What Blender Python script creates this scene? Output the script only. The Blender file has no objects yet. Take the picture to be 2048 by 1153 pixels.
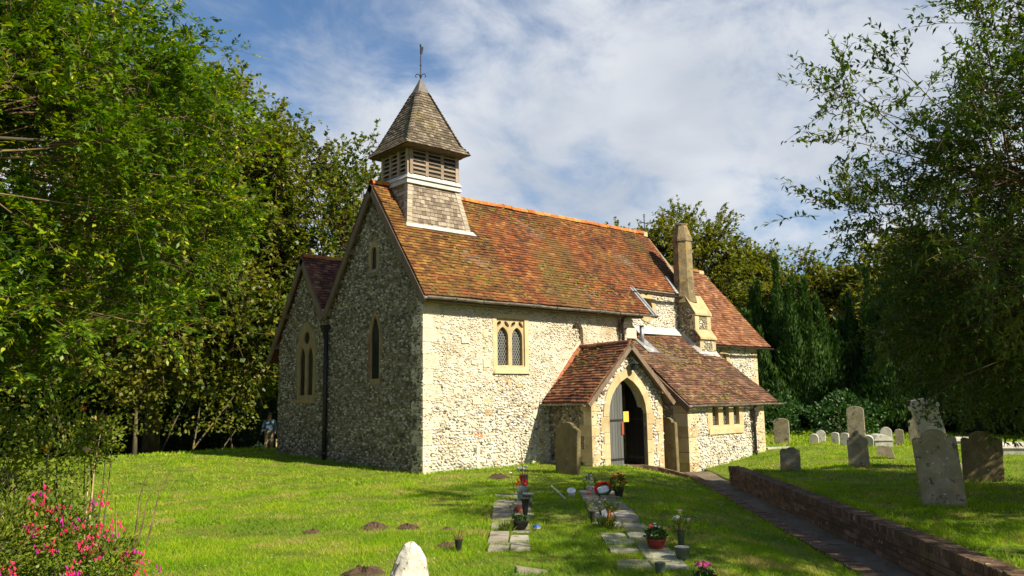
import bpy, math, random
import numpy as np
from mathutils import Vector, Matrix
from mathutils.geometry import tessellate_polygon
SC = bpy.context.scene
COL = SC.collection
rng = np.random.default_rng(7)
random.seed(7)
R = math.radians

# ------------------------------------------------------------------ camera
cam = bpy.data.cameras.new('camera'); cam.lens = 27.885; cam.sensor_width = 36
cam.clip_start = .1; cam.clip_end = 3000
co = bpy.data.objects.new('camera', cam); COL.objects.link(co); SC.camera = co
CAM = np.array([-10.335, -14.957, 1.695])
RT, UP, FW = Vector((.75479, -.65579, -.01497)), Vector((-.07778, -.11214, .99064)), Vector((.65134, .74656, .13565))
mw = Matrix((RT, UP, -FW)).transposed().to_4x4(); mw.translation = Vector(CAM); co.matrix_world = mw

# ------------------------------------------------------------------ sky, sun, exposure
TOSUN = Vector((.24, -1.21, .98)).normalized()
W = bpy.data.worlds.new('World'); SC.world = W; W.use_nodes = True
def world():
    nt = W.node_tree; nt.nodes.clear(); L = nt.links.new
    def n(t, **k):
        x = nt.nodes.new(t)
        for a, b in k.items(): setattr(x, a, b)
        return x
    out = n('ShaderNodeOutputWorld'); bg = n('ShaderNodeBackground'); bg.inputs[1].default_value = .057
    sky = n('ShaderNodeTexSky', sky_type='NISHITA', sun_disc=False)
    sky.sun_elevation = math.asin(TOSUN.z); sky.sun_rotation = math.atan2(TOSUN.x, TOSUN.y)
    sky.air_density = 1.0; sky.dust_density = .3; sky.ozone_density = 3
    g = n('ShaderNodeTexCoord'); sep = n('ShaderNodeSeparateXYZ'); L(g.outputs['Generated'], sep.inputs[0])
    mx = n('ShaderNodeMath', operation='MAXIMUM'); L(sep.outputs[2], mx.inputs[0]); mx.inputs[1].default_value = .0
    ad = n('ShaderNodeMath', operation='ADD'); L(mx.outputs[0], ad.inputs[0]); ad.inputs[1].default_value = .34
    dv = n('ShaderNodeVectorMath', operation='DIVIDE'); L(g.outputs['Generated'], dv.inputs[0])
    cb = n('ShaderNodeCombineXYZ')
    for i in range(3): L(ad.outputs[0], cb.inputs[i])
    L(cb.outputs[0], dv.inputs[1])
    mp = n('ShaderNodeMapping'); mp.inputs['Rotation'].default_value = (0, 0, R(-30)); mp.inputs['Scale'].default_value = (1.0, 1.15, 0)
    L(dv.outputs[0], mp.inputs[0])
    def noise(s, d, dist, rough=.55, off=(0, 0, 0)):
        m2 = n('ShaderNodeMapping'); m2.inputs['Location'].default_value = off; L(mp.outputs[0], m2.inputs[0])
        t = n('ShaderNodeTexNoise'); t.inputs['Scale'].default_value = s; t.inputs['Detail'].default_value = d
        t.inputs['Roughness'].default_value = rough; t.inputs['Distortion'].default_value = dist; L(m2.outputs[0], t.inputs[0]); return t
    n1 = noise(1.25, 9, .15, .55, (7.9, 3.2, 0)); n2 = noise(5.5, 8, .4, .62, (5.1, .4, 0)); n3 = noise(1.7, 5, .2, .5, (9.4, 3.3, 0))
    # coverage rises towards the horizon
    el = n('ShaderNodeMapRange'); L(sep.outputs[2], el.inputs[0]); el.inputs[1].default_value = .12; el.inputs[2].default_value = .62
    el.inputs[3].default_value = .20; el.inputs[4].default_value = -.13
    a1 = n('ShaderNodeMath', operation='ADD'); L(n1.outputs[0], a1.inputs[0]); L(el.outputs[0], a1.inputs[1])
    m3 = n('ShaderNodeMath', operation='MULTIPLY_ADD'); L(n2.outputs[0], m3.inputs[0]); m3.inputs[1].default_value = .42; L(a1.outputs[0], m3.inputs[2])
    rp = n('ShaderNodeMapRange', interpolation_type='SMOOTHSTEP'); L(m3.outputs[0], rp.inputs[0]); rp.inputs[1].default_value = .62; rp.inputs[2].default_value = .90
    rp.inputs[3].default_value = .12; rp.inputs[4].default_value = .98
    cc = n('ShaderNodeValToRGB'); L(n3.outputs[0], cc.inputs[0])
    cc.color_ramp.elements[0].position = .36; cc.color_ramp.elements[0].color = (4.9, 5.4, 6.2, 1)
    cc.color_ramp.elements[1].position = .62; cc.color_ramp.elements[1].color = (7.9, 8.1, 8.4, 1)
    mix = n('ShaderNodeMix', data_type='RGBA'); L(rp.outputs[0], mix.inputs[0]); hsv = n('ShaderNodeHueSaturation'); hsv.inputs['Saturation'].default_value = 1.3; hsv.inputs['Value'].default_value = 1.15; L(sky.outputs[0], hsv.inputs['Color']); L(hsv.outputs[0], mix.inputs[6]); L(cc.outputs[0], mix.inputs[7])
    L(mix.outputs[2], bg.inputs[0]); L(bg.outputs[0], out.inputs[0])
world()
sl = bpy.data.lights.new('sun', 'SUN'); sl.energy = 5.0; sl.angle = R(.5); sl.color = (1, .89, .68)
so = bpy.data.objects.new('sun', sl); COL.objects.link(so); so.rotation_euler = TOSUN.to_track_quat('Z', 'Y').to_euler(); so.location = (0, -30, 40)
SC.view_settings.view_transform = 'Standard'; SC.view_settings.look = 'None'; SC.view_settings.gamma = 1
SC.view_settings.exposure = 0.95; SC.view_settings.use_curve_mapping = False
SC.render.engine = 'CYCLES'

# ------------------------------------------------------------------ materials
def mat(name, ramp, nscale=3., tintw=.6, rough=.9, bump=None, patches=(), spec=.3, trans=0, stretch=None, metal=0, detail=4, emit=None, vor=None):
    """ramp: list of (pos,rgb). colour factor = mix of random per piece and noise. patches: (scale, lo, hi, rgb, seed[, amount])"""
    m = bpy.data.materials.new(name); m.use_nodes = True; nt = m.node_tree; nt.nodes.clear(); L = nt.links.new
    def n(t, **k):
        x = nt.nodes.new(t)
        for a, b in k.items(): setattr(x, a, b)
        return x
    def mt(op, a, b=None, c=None):
        x = n('ShaderNodeMath', operation=op)
        for i, v in enumerate((a, b, c)):
            if v is None: continue
            if isinstance(v, (int, float)): x.inputs[i].default_value = v
            else: L(v, x.inputs[i])
        return x.outputs[0]
    out = n('ShaderNodeOutputMaterial'); geo = n('ShaderNodeNewGeometry'); P = geo.outputs['Position']
    def vec(off=0, st=None):
        mp = n('ShaderNodeMapping'); mp.inputs['Location'].default_value = (off*3.1, off*1.7, off*2.3)
        if st: mp.inputs['Scale'].default_value = st
        L(P, mp.inputs[0]); return mp.outputs[0]
    def noise(s, d=4, off=0, st=None, r=.6):
        t = n('ShaderNodeTexNoise'); t.inputs['Scale'].default_value = s; t.inputs['Detail'].default_value = d; t.inputs['Roughness'].default_value = r
        L(vec(off, st), t.inputs[0]); return t.outputs[0]
    at = n('ShaderNodeAttribute', attribute_name='tint'); oi = n('ShaderNodeObjectInfo')
    rnd = mt('FRACT', mt('ADD', at.outputs['Fac'], oi.outputs['Random']))
    nz = noise(nscale, detail, 1, stretch)
    nzc = mt('MULTIPLY_ADD', nz, 2.2, -.6)
    fac = mt('ADD', mt('MULTIPLY', rnd, tintw), mt('MULTIPLY', nzc, 1-tintw))
    cr = n('ShaderNodeValToRGB'); L(fac, cr.inputs[0]); e = cr.color_ramp.elements
    while len(e) > 1: e.remove(e[-1])
    e[0].position = ramp[0][0]; e[0].color = (*ramp[0][1], 1)
    for p, c in ramp[1:]:
        q = e.new(p); q.color = (*c, 1)
    colr = cr.outputs[0]
    for pt in patches:
        s, lo, hi, rgb, sd = pt[:5]; am = pt[5] if len(pt) > 5 else 1
        f = n('ShaderNodeMapRange', interpolation_type='SMOOTHSTEP'); L(noise(s, 6, sd, pt[6] if len(pt) > 6 else None), f.inputs[0]); f.inputs[1].default_value = lo; f.inputs[2].default_value = hi; f.inputs[4].default_value = am
        mx = n('ShaderNodeMix', data_type='RGBA'); L(f.outputs[0], mx.inputs[0]); L(colr, mx.inputs[6]); mx.inputs[7].default_value = (*rgb, 1); colr = mx.outputs[2]
    bs = n('ShaderNodeBsdfPrincipled'); L(colr, bs.inputs['Base Color']); bs.inputs['Roughness'].default_value = rough
    bs.inputs['Specular IOR Level'].default_value = spec; bs.inputs['Metallic'].default_value = metal
    if bump:
        b = n('ShaderNodeBump'); b.inputs['Strength'].default_value = bump[1]; b.inputs['Distance'].default_value = bump[2]
        if vor:
            v = n('ShaderNodeTexVoronoi', feature='F1'); v.inputs['Scale'].default_value = vor; L(vec(0), v.inputs[0])
            h = mt('ADD', mt('MULTIPLY', v.outputs['Distance'], -1), noise(bump[0], 5, 3))
        else: h = noise(bump[0], 5, 3, stretch)
        L(h, b.inputs['Height']); L(b.outputs[0], bs.inputs['Normal'])
    sh = bs.outputs[0]
    if trans:
        tr = n('ShaderNodeBsdfTranslucent')
        hs = n('ShaderNodeHueSaturation'); hs.inputs['Saturation'].default_value = 1.15; hs.inputs['Value'].default_value = 1.7; L(colr, hs.inputs['Color']); L(hs.outputs[0], tr.inputs[0])
        ms = n('ShaderNodeMixShader'); ms.inputs[0].default_value = trans; L(sh, ms.inputs[1]); L(tr.outputs[0], ms.inputs[2]); sh = ms.outputs[0]
    L(sh, out.inputs[0]); return m

MT = {}
MT['nave_tile'] = mat('nave_tile', [(0, (.025, .012, .008)), (.25, (.075, .026, .012)), (.5, (.145, .045, .015)), (.75, (.215, .072, .018)), (.9, (.27, .13, .04)), (1, (.34, .22, .10))], 1.3, .5, .88, (60, .4, .01),
    [(.55, .47, .68, (.11, .07, .018), 4, .8), (1.1, .52, .66, (.035, .024, .013), 8, .75), (3.1, .56, .7, (.045, .03, .015), 18, .6, (1, .4, .4)), (14, .62, .72, (.36, .27, .12), 6, .6), (5, .62, .7, (.30, .17, .03), 9, .5)])
MT['moss_tile'] = mat('moss_tile', [(0, (.035, .022, .008)), (.35, (.095, .04, .011)), (.65, (.175, .08, .015)), (1, (.27, .16, .04))], 2.3, .5, .9, (60, .5, .01), [(2.2, .5, .66, (.12, .075, .012), 3, .6), (12, .62, .7, (.4, .32, .12), 5, .6)])
MT['porch_tile'] = mat('porch_tile', [(0, (.03, .015, .011)), (.3, (.085, .03, .018)), (.55, (.155, .052, .026)), (.8, (.22, .10, .045)), (1, (.33, .21, .12))], 1.6, .7, .88, (60, .4, .01), [(3.0, .56, .7, (.10, .075, .03), 4, .8), (30, .62, .70, (.42, .36, .25), 6, .6)])
MT['vestry_tile'] = mat('vestry_tile', [(0, (.03, .018, .014)), (.3, (.085, .042, .026)), (.6, (.145, .065, .038)), (.85, (.21, .12, .07)), (1, (.33, .23, .16))], 1.6, .7, .88, (60, .4, .01), [(1.2, .53, .66, (.075, .055, .03), 4, .75), (26, .64, .70, (.5, .43, .33), 6, .6)])
MT['chancel_tile'] = mat('chancel_tile', [(0, (.06, .028, .016)), (.35, (.15, .058, .026)), (.7, (.24, .105, .05)), (1, (.36, .21, .11))], 1.6, .62, .88, (60, .4, .01), [(1.4, .56, .7, (.13, .08, .04), 4, .6), (26, .64, .72, (.5, .4, .25), 6, .4)])
MT['ridge_tile'] = mat('ridge_tile', [(0, (.22, .06, .02)), (.5, (.42, .13, .03)), (1, (.5, .22, .06))], 3, .5, .85, (40, .4, .01), [(5, .52, .62, (.42, .24, .04), 2, .8), (2.2, .6, .68, (.1, .05, .03), 7, .8)])
MT['flint'] = mat('flint', [(0, (.03, .03, .03)), (.10, (.08, .078, .07)), (.2, (.28, .26, .22)), (.4, (.47, .44, .37)), (.7, (.62, .59, .51)), (1, (.76, .74, .67))], 9, .8, .55, (60, .4, .01), [(1.2, .60, .74, (.20, .17, .09), 5, .45)], spec=.5)
MT['flint_shaded'] = mat('flint_shaded', [(0, (.03, .026, .02)), (.25, (.09, .08, .06)), (.5, (.22, .195, .145)), (.75, (.36, .33, .25)), (1, (.62, .59, .5))], 9, .8, .5, (60, .4, .01), [(.9, .55, .72, (.15, .13, .05), 5, .5)], spec=.5)  # flint darkened for the shaded west faces, shade put into the colour
MT['mortar'] = mat('mortar', [(0, (.36, .31, .22)), (.5, (.52, .47, .37)), (1, (.64, .60, .50))], 5, 0, .95, (30, .7, .03), [(.5, .52, .68, (.36, .29, .18), 14, .7), (.8, .52, .7, (.30, .22, .12), 3, .6), (26, .6, .66, (.1, .09, .08), 9, .6)], vor=26)
MT['mortar_shaded'] = mat('mortar_shaded', [(0, (.14, .11, .065)), (.5, (.24, .195, .12)), (1, (.34, .285, .18))], 5, 0, .95, (30, .8, .03), [(.8, .52, .7, (.16, .12, .05), 3, .6), (22, .6, .66, (.05, .05, .045), 9, .7)], vor=24)  # darker copy of the mortar for shaded walls, their shade in its colour
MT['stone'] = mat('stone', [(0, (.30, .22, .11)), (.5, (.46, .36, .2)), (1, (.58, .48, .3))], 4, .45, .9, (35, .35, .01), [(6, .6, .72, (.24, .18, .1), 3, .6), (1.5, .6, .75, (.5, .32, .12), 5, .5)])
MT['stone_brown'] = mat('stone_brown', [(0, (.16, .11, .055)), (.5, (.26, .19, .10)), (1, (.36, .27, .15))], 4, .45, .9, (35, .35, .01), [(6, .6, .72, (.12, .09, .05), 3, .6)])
MT['stone_pale'] = mat('stone_pale', [(0, (.42, .36, .26)), (.5, (.56, .49, .36)), (1, (.66, .6, .47))], 4, .45, .9, (35, .35, .01), [(5, .58, .7, (.36, .28, .17), 3, .6)])
MT['chimney_stone'] = mat('chimney_stone', [(0, (.09, .07, .04)), (.5, (.18, .14, .075)), (1, (.29, .225, .12))], 5, .3, .92, (30, .6, .02), [(4, .55, .68, (.42, .24, .06), 3, .6), (9, .56, .64, (.08, .065, .04), 5, .7), (14, .64, .7, (.5, .46, .36), 8, .6)])
MT['wood'] = mat('wood', [(0, (.07, .05, .035)), (.5, (.14, .10, .07)), (1, (.22, .165, .115))], 8, .4, .9, (25, .5, .01), stretch=(1, 1, .25))
MT['louvre_wood'] = mat('louvre_wood', [(0, (.13, .10, .075)), (.5, (.24, .19, .14)), (1, (.36, .29, .22))], 9, .6, .9, (25, .5, .01), stretch=(.3, .3, 2))
MT['shingle'] = mat('shingle', [(0, (.09, .07, .05)), (.35, (.17, .135, .1)), (.7, (.26, .215, .165)), (.93, (.36, .31, .25)), (1, (.6, .57, .52))], 5, .75, .88, (40, .5, .01), [(2.5, .6, .72, (.13, .115, .04), 3, .5)], stretch=(4, 4, .6))
MT['spire_shingle'] = mat('spire_shingle', [(0, (.05, .04, .03)), (.4, (.105, .084, .06)), (.75, (.175, .14, .102)), (1, (.28, .24, .18))], 5, .75, .9, (40, .5, .01), [(1.8, .55, .7, (.14, .12, .03), 3, .6)], stretch=(4, 4, .6))
MT['lead'] = mat('lead', [(0, (.16, .17, .18)), (1, (.34, .35, .36))], 6, .3, .5, (10, .3, .01), [(4, .55, .65, (.6, .61, .62), 3, .6)], spec=.5, metal=.3)
MT['white_lead'] = mat('white_lead', [(0, (.3, .29, .27)), (1, (.55, .54, .5))], 5, .3, .6, (10, .3, .01), [(9, .6, .68, (.3, .28, .25), 3, .7)])
MT['spire_cap'] = mat('spire_cap', [(0, (.08, .075, .068)), (1, (.19, .175, .155))], 6, .3, .7, (10, .3, .01))
MT['corner_slate'] = mat('corner_slate', [(0, (.24, .2, .15)), (1, (.42, .37, .29))], 6, .6, .85, (30, .4, .01))
MT['iron'] = mat('iron', [(0, (.012, .012, .014)), (1, (.035, .033, .032))], 10, .3, .5, (40, .3, .005))
MT['pipe'] = mat('pipe', [(0, (.025, .022, .02)), (1, (.07, .055, .045))], 10, .3, .5, (40, .3, .005))
MT['gutter'] = mat('gutter', [(0, (.06, .055, .05)), (.5, (.16, .14, .12)), (1, (.3, .27, .22))], 7, .3, .7, (30, .4, .005))
MT['glass'] = mat('glass', [(0, (.006, .008, .009)), (1, (.025, .03, .03))], 14, .5, .15, (6, .08, .01), spec=.35)
MT['came'] = mat('came', [(0, (.2, .2, .2)), (1, (.3, .3, .29))], 14, .5, .6)
MT['dark'] = mat('dark', [(0, (.012, .010, .009)), (1, (.03, .025, .02))], 3, 0, .95)
MT['door'] = mat('door', [(0, (.05, .055, .055)), (1, (.12, .125, .12))], 8, .5, .7, (20, .4, .01), stretch=(3, 3, .3))
MT['pebble'] = mat('pebble', [(0, (.16, .13, .09)), (.12, (.34, .30, .23)), (.4, (.51, .46, .36)), (1, (.68, .64, .54))], 9, .8, .7, (60, .4, .01), [(1.1, .55, .7, (.46, .33, .16), 5, .5)])
MT['brick'] = mat('brick', [(0, (.055, .036, .025)), (.4, (.11, .064, .041)), (.75, (.165, .098, .062)), (1, (.25, .175, .115))], 6, .7, .92, (40, .6, .01), [(3.5, .54, .66, (.12, .11, .03), 4, .7), (16, .63, .68, (.5, .45, .36), 8, .8), (2.0, .55, .7, (.06, .045, .03), 11, .55)])
MT['brick_joint'] = mat('brick_joint', [(0, (.07, .055, .04)), (1, (.17, .14, .10))], 8, 0, .95, (50, .6, .01), [(3, .5, .62, (.09, .1, .03), 4, .6)])
MT['slab'] = mat('slab', [(0, (.15, .125, .09)), (.5, (.27, .24, .19)), (1, (.46, .44, .39))], 6, .55, .9, (40, .5, .01), [(5, .56, .66, (.13, .12, .05), 4, .7), (2.2, .58, .66, (.22, .14, .08), 6, .6)])
MT['tarmac'] = mat('tarmac', [(0, (.10, .078, .05)), (1, (.2, .16, .11))], 2, 0, .92, (120, .5, .01), [(60, .62, .68, (.25, .22, .18), 4, .6), (1.5, .56, .7, (.05, .06, .025), 6, .6)])
MT['grave'] = mat('grave', [(0, (.12, .105, .07)), (.5, (.23, .2, .135)), (1, (.36, .32, .24))], 5, .35, .92, (30, .5, .015), [(4, .58, .68, (.34, .22, .06), 4, .55), (7, .58, .64, (.05, .045, .03), 6, .75), (17, .64, .68, (.6, .58, .5), 9, .9), (2.5, .5, .7, (.16, .15, .06), 12, .5)])
MT['grave_mossy'] = mat('grave_mossy', [(0, (.08, .065, .03)), (.5, (.15, .12, .06)), (1, (.24, .2, .11))], 5, .35, .92, (30, .5, .015), [(3, .5, .64, (.11, .09, .025), 4, .6), (17, .66, .7, (.45, .43, .34), 9, .8)])
MT['grave_pale'] = mat('grave_pale', [(0, (.32, .3, .25)), (.5, (.45, .43, .37)), (1, (.6, .58, .52))], 5, .35, .9, (30, .4, .01), [(7, .56, .64, (.15, .14, .1), 6, .7), (14, .62, .67, (.33, .25, .1), 9, .6)])
MT['flint_rock'] = mat('flint_rock', [(0, (.3, .27, .22)), (.5, (.6, .57, .5)), (1, (.78, .76, .7))], 5, .3, .8, (18, .6, .03), [(9, .57, .62, (.07, .065, .06), 6, .85), (4, .6, .68, (.42, .24, .09), 9, .6)])
MT['grass'] = mat('grass', [(0, (.07, .155, .002)), (.4, (.17, .31, .003)), (.75, (.29, .40, .006)), (1, (.46, .42, .05))], 1.1, .5, .75, None, [(1.6, .52, .66, (.42, .33, .12), 4, .75), (.45, .5, .65, (.10, .20, .015), 7, .7), (6, .6, .7, (.34, .24, .10), 12, .6)], trans=.35)
MT['grass_litter'] = mat('grass_litter', [(0, (.05, .03, .015)), (.4, (.14, .08, .03)), (1, (.3, .2, .08))], 3, .8, .9)
MT['ground'] = mat('ground', [(0, (.06, .09, .005)), (.5, (.13, .18, .008)), (1, (.2, .2, .02))], 2.2, 0, .95, (50, .8, .03), [(1.6, .60, .70, (.13, .10, .045), 4, .8), (7, .62, .68, (.09, .065, .04), 5, .7)])
MT['soil'] = mat('soil', [(0, (.03, .018, .01)), (.5, (.07, .045, .028)), (1, (.14, .09, .055))], 9, .4, .98, (30, 1, .03))
MT['bark'] = mat('bark', [(0, (.03, .025, .016)), (.5, (.075, .062, .04)), (1, (.15, .125, .08))], 5, .2, .95, (14, .8, .03), [(4, .55, .65, (.25, .2, .03), 4, .6)], stretch=(1, 1, .4))
MT['twig'] = mat('twig', [(0, (.05, .03, .02)), (.5, (.11, .07, .04)), (1, (.25, .2, .08))], 5, .3, .9)
def leafmat(name, ramp, tr=.35, rough=.5, **k): MT[name] = mat(name, ramp, k.pop('ns', .9), k.pop('tw', .7), rough, None, trans=tr, spec=.35, **k)
leafmat('ash_leaf', [(0, (.018, .06, .008)), (.38, (.065, .135, .007)), (.68, (.19, .26, .009)), (.88, (.35, .36, .012)), (1, (.42, .33, .03))])
leafmat('cherry_leaf', [(0, (.014, .04, .006)), (.5, (.05, .095, .008)), (.8, (.09, .12, .012)), (.95, (.16, .15, .015)), (1, (.18, .09, .02))])
leafmat('sycamore_leaf', [(0, (.02, .045, .005)), (.5, (.075, .115, .008)), (.85, (.18, .19, .012)), (1, (.27, .2, .03))], .35)
leafmat('hedge_leaf', [(0, (.01, .035, .008)), (.5, (.028, .075, .014)), (1, (.07, .13, .022))], .25)
leafmat('yew_leaf', [(0, (.008, .03, .005)), (.5, (.028, .07, .009)), (1, (.08, .14, .016))], .15, .6)
leafmat('oak_leaf', [(0, (.045, .07, .008)), (.5, (.13, .15, .014)), (1, (.26, .22, .03))], .35)
MT['core_shade'] = mat('core_shade', [(0, (.006, .012, .004)), (.5, (.015, .03, .008)), (1, (.03, .055, .012))], 6, .2, .9, (8, 1, .1))  # near-black green of the added shrub cores, inner shade as colour
leafmat('bush_leaf', [(0, (.03, .06, .006)), (.5, (.10, .15, .012)), (.85, (.2, .22, .02)), (1, (.3, .16, .04))], .3)
def flat(name, c, rough=.6, tw=.5, **k):
    lo = tuple(x*.6 for x in c); hi = tuple(min(1, x*1.25) for x in c); MT[name] = mat(name, [(0, lo), (1, hi)], 20, tw, rough, (60, .2, .005), **k)
flat('fuchsia', (.72, .03, .14), trans=.3); flat('fuchsia_purple', (.55, .03, .35), trans=.3); flat('red', (.62, .02, .025), trans=.2); flat('pink', (.7, .16, .36), trans=.2)
flat('white', (.72, .7, .66)); flat('blush', (.75, .55, .48)); flat('terracotta', (.3, .075, .035), .8); flat('terracotta_red', (.22, .03, .02), .6); flat('blackpot', (.02, .02, .02), .45); flat('greenpot', (.06, .08, .05), .5)
flat('planter', (.22, .32, .28), .6); flat('blue', (.05, .14, .4), .3); flat('orange', (.5, .13, .03), .7); flat('yellowpaper', (.62, .42, .06)); flat('redpaper', (.25, .06, .035)); flat('gravel', (.5, .46, .38), .9)
MT['door_shaded'] = mat('door_shaded', [(0, (.008, .007, .006)), (1, (.02, .017, .014))], 8, .5, .8)  # near-black copy of the door colour, paints the right leaf as shaded
flat('skin', (.42, .22, .15), .6); flat('shirt', (.17, .26, .42), .8); flat('trousers', (.25, .21, .15), .85); flat('hair', (.12, .1, .08), .8); flat('shoe', (.03, .025, .02), .5)
flat('pinkbrick', (.22, .11, .07), .9)
flat('palebrick', (.42, .15, .08), .9)

# ------------------------------------------------------------------ mesh helpers
class MB:
    def __init__(s): s.v = []; s.f = []; s.t = []
    def add(s, vs, fs, t=None):
        b = len(s.v); s.v += [tuple(p) for p in vs]; s.f += [tuple(i+b for i in f) for f in fs]
        if t is None: t = random.random()
        s.t += [t]*len(fs)
    def hexa(s, p, t=None): s.add(p, [(0, 3, 2, 1), (4, 5, 6, 7), (0, 1, 5, 4), (1, 2, 6, 5), (2, 3, 7, 6), (3, 0, 4, 7)], t)
    def box(s, a, b, t=None, T=None, jit=0):
        x0, y0, z0 = a; x1, y1, z1 = b
        p = [(x0, y0, z0), (x1, y0, z0), (x1, y1, z0), (x0, y1, z0), (x0, y0, z1), (x1, y0, z1), (x1, y1, z1), (x0, y1, z1)]
        if jit: p = [tuple(c+random.uniform(-jit, jit) for c in q) for q in p]
        if T: p = [T(*q) for q in p]
        s.hexa(p, t)
    def tube(s, pts, rad, n=6, t=None, cap=True):
        pts = [Vector(p) for p in pts]; N = len(pts)
        if not hasattr(rad, '__len__'): rad = [rad]*N
        vs = []; up = Vector((0, 0, 1))
        d0 = (pts[1]-pts[0]).normalized(); a = d0.cross(up)
        if a.length < .1: a = d0.cross(Vector((1, 0, 0)))
        a.normalize()
        for i, p in enumerate(pts):
            d = (pts[min(i+1, N-1)]-pts[max(i-1, 0)]).normalized(); a = (a-d*a.dot(d)).normalized(); b = d.cross(a)
            for k in range(n):
                g = 2*math.pi*k/n; vs.append(p+(a*math.cos(g)+b*math.sin(g))*rad[i])
        fs = [(i*n+k, i*n+(k+1) % n, (i+1)*n+(k+1) % n, (i+1)*n+k) for i in range(N-1) for k in range(n)]
        if cap: fs += [tuple(range(n))[::-1], tuple(range((N-1)*n, N*n))]
        s.add(vs, fs, t)
    def lathe(s, prof, n=16, c=(0, 0, 0), t=None, rot=0, sx=1, sy=1):
        vs = []; N = len(prof)
        for r, z in prof:
            for k in range(n):
                g = 2*math.pi*k/n+rot; vs.append((c[0]+r*math.cos(g)*sx, c[1]+r*math.sin(g)*sy, c[2]+z))
        fs = [(i*n+k, i*n+(k+1) % n, (i+1)*n+(k+1) % n, (i+1)*n+k) for i in range(N-1) for k in range(n)]
        fs += [tuple(range(n))[::-1], tuple(range((N-1)*n, N*n))]
        s.add(vs, fs, t)
    def plate(s, T, outer, holes, d0, d1, t=None, back=False, sides=True):
        """polygon with holes in (u,v), front at depth d1 (outward), back at d0"""
        loops = [outer]+list(holes)
        tris = tessellate_polygon([[Vector((u, v, 0)) for u, v in l] for l in loops])
        flatp = [p for l in loops for p in l]; n = len(flatp)
        vs = [T(u, v, d1) for u, v in flatp]+[T(u, v, d0) for u, v in flatp]
        fs = [tuple(x) for x in tris]
        if back: fs += [tuple(i+n for i in x[::-1]) for x in tris]
        b = 0
        for li, l in enumerate(loops):
            m = len(l)
            if sides or li: fs += [(b+i, b+(i+1) % m, n+b+(i+1) % m, n+b+i) for i in range(m)]
            b += m
        s.add(vs, fs, t)
    def blob(s, c, r, t=None, n=8, m=5, jit=.12, flatz=1):
        vs = [(c[0], c[1], c[2]-r*flatz)]
        for i in range(1, m):
            ph = math.pi*i/m-math.pi/2
            for k in range(n):
                g = 2*math.pi*k/n; q = r*(1+random.uniform(-jit, jit))
                vs.append((c[0]+q*math.cos(ph)*math.cos(g), c[1]+q*math.cos(ph)*math.sin(g), c[2]+q*math.sin(ph)*flatz))
        vs.append((c[0], c[1], c[2]+r*flatz)); fs = [(0, 1+(k+1) % n, 1+k) for k in range(n)]
        for i in range(m-2):
            fs += [(1+i*n+k, 1+i*n+(k+1) % n, 1+(i+1)*n+(k+1) % n, 1+(i+1)*n+k) for k in range(n)]
        e = 1+(m-2)*n; fs += [(e+k, e+(k+1) % n, len(vs)-1) for k in range(n)]
        s.add(vs, fs, t)
    def build(s, name, m, parent=None, smooth=False, **tg):
        me = bpy.data.meshes.new(name); me.from_pydata(s.v, [], s.f)
        if s.t:
            a = me.attributes.new('tint', 'FLOAT', 'FACE'); a.data.foreach_set('value', np.array(s.t, dtype=np.float32))
        if smooth: me.polygons.foreach_set('use_smooth', [True]*len(me.polygons))
        me.materials.append(MT[m] if isinstance(m, str) else m); me.update()
        return obj(name, me, parent, **tg)
def obj(name, me, parent=None, label=None, cat=None, group=None, kind=None, mw=None):
    o = bpy.data.objects.new(name, me); COL.objects.link(o)
    if parent: o.parent = parent
    if mw is not None: o.matrix_local = mw
    if label: o['label'] = label
    if cat: o['category'] = cat
    if group: o['group'] = group
    if kind: o['kind'] = kind
    return o
def thing(name, label, cat, loc=(0, 0, 0), group=None, rz=0):
    o = obj(name, None, None, label, cat, group); o.location = loc; o.rotation_euler = (0, 0, rz); return o
def npmesh(name, V, F, tint, m, parent=None, smooth=False, **tg):
    V = np.asarray(V, np.float32); F = np.asarray(F, np.int32); k = F.shape[1]
    me = bpy.data.meshes.new(name); me.vertices.add(len(V)); me.vertices.foreach_set('co', V.ravel())
    me.loops.add(F.size); me.loops.foreach_set('vertex_index', F.ravel())
    me.polygons.add(len(F)); me.polygons.foreach_set('loop_start', np.arange(len(F), dtype=np.int32)*k); me.polygons.foreach_set('loop_total', np.full(len(F), k, np.int32))
    me.update(calc_edges=True)
    a = me.attributes.new('tint', 'FLOAT', 'FACE'); a.data.foreach_set('value', np.asarray(tint, np.float32))
    if smooth: me.polygons.foreach_set('use_smooth', np.ones(len(F), bool))
    me.materials.append(MT[m]); return obj(name, me, parent, **tg)
def unit(a): return a/(np.linalg.norm(a, axis=-1, keepdims=True)+1e-9)
def rdir(n): return unit(rng.normal(size=(n, 3)))

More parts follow.
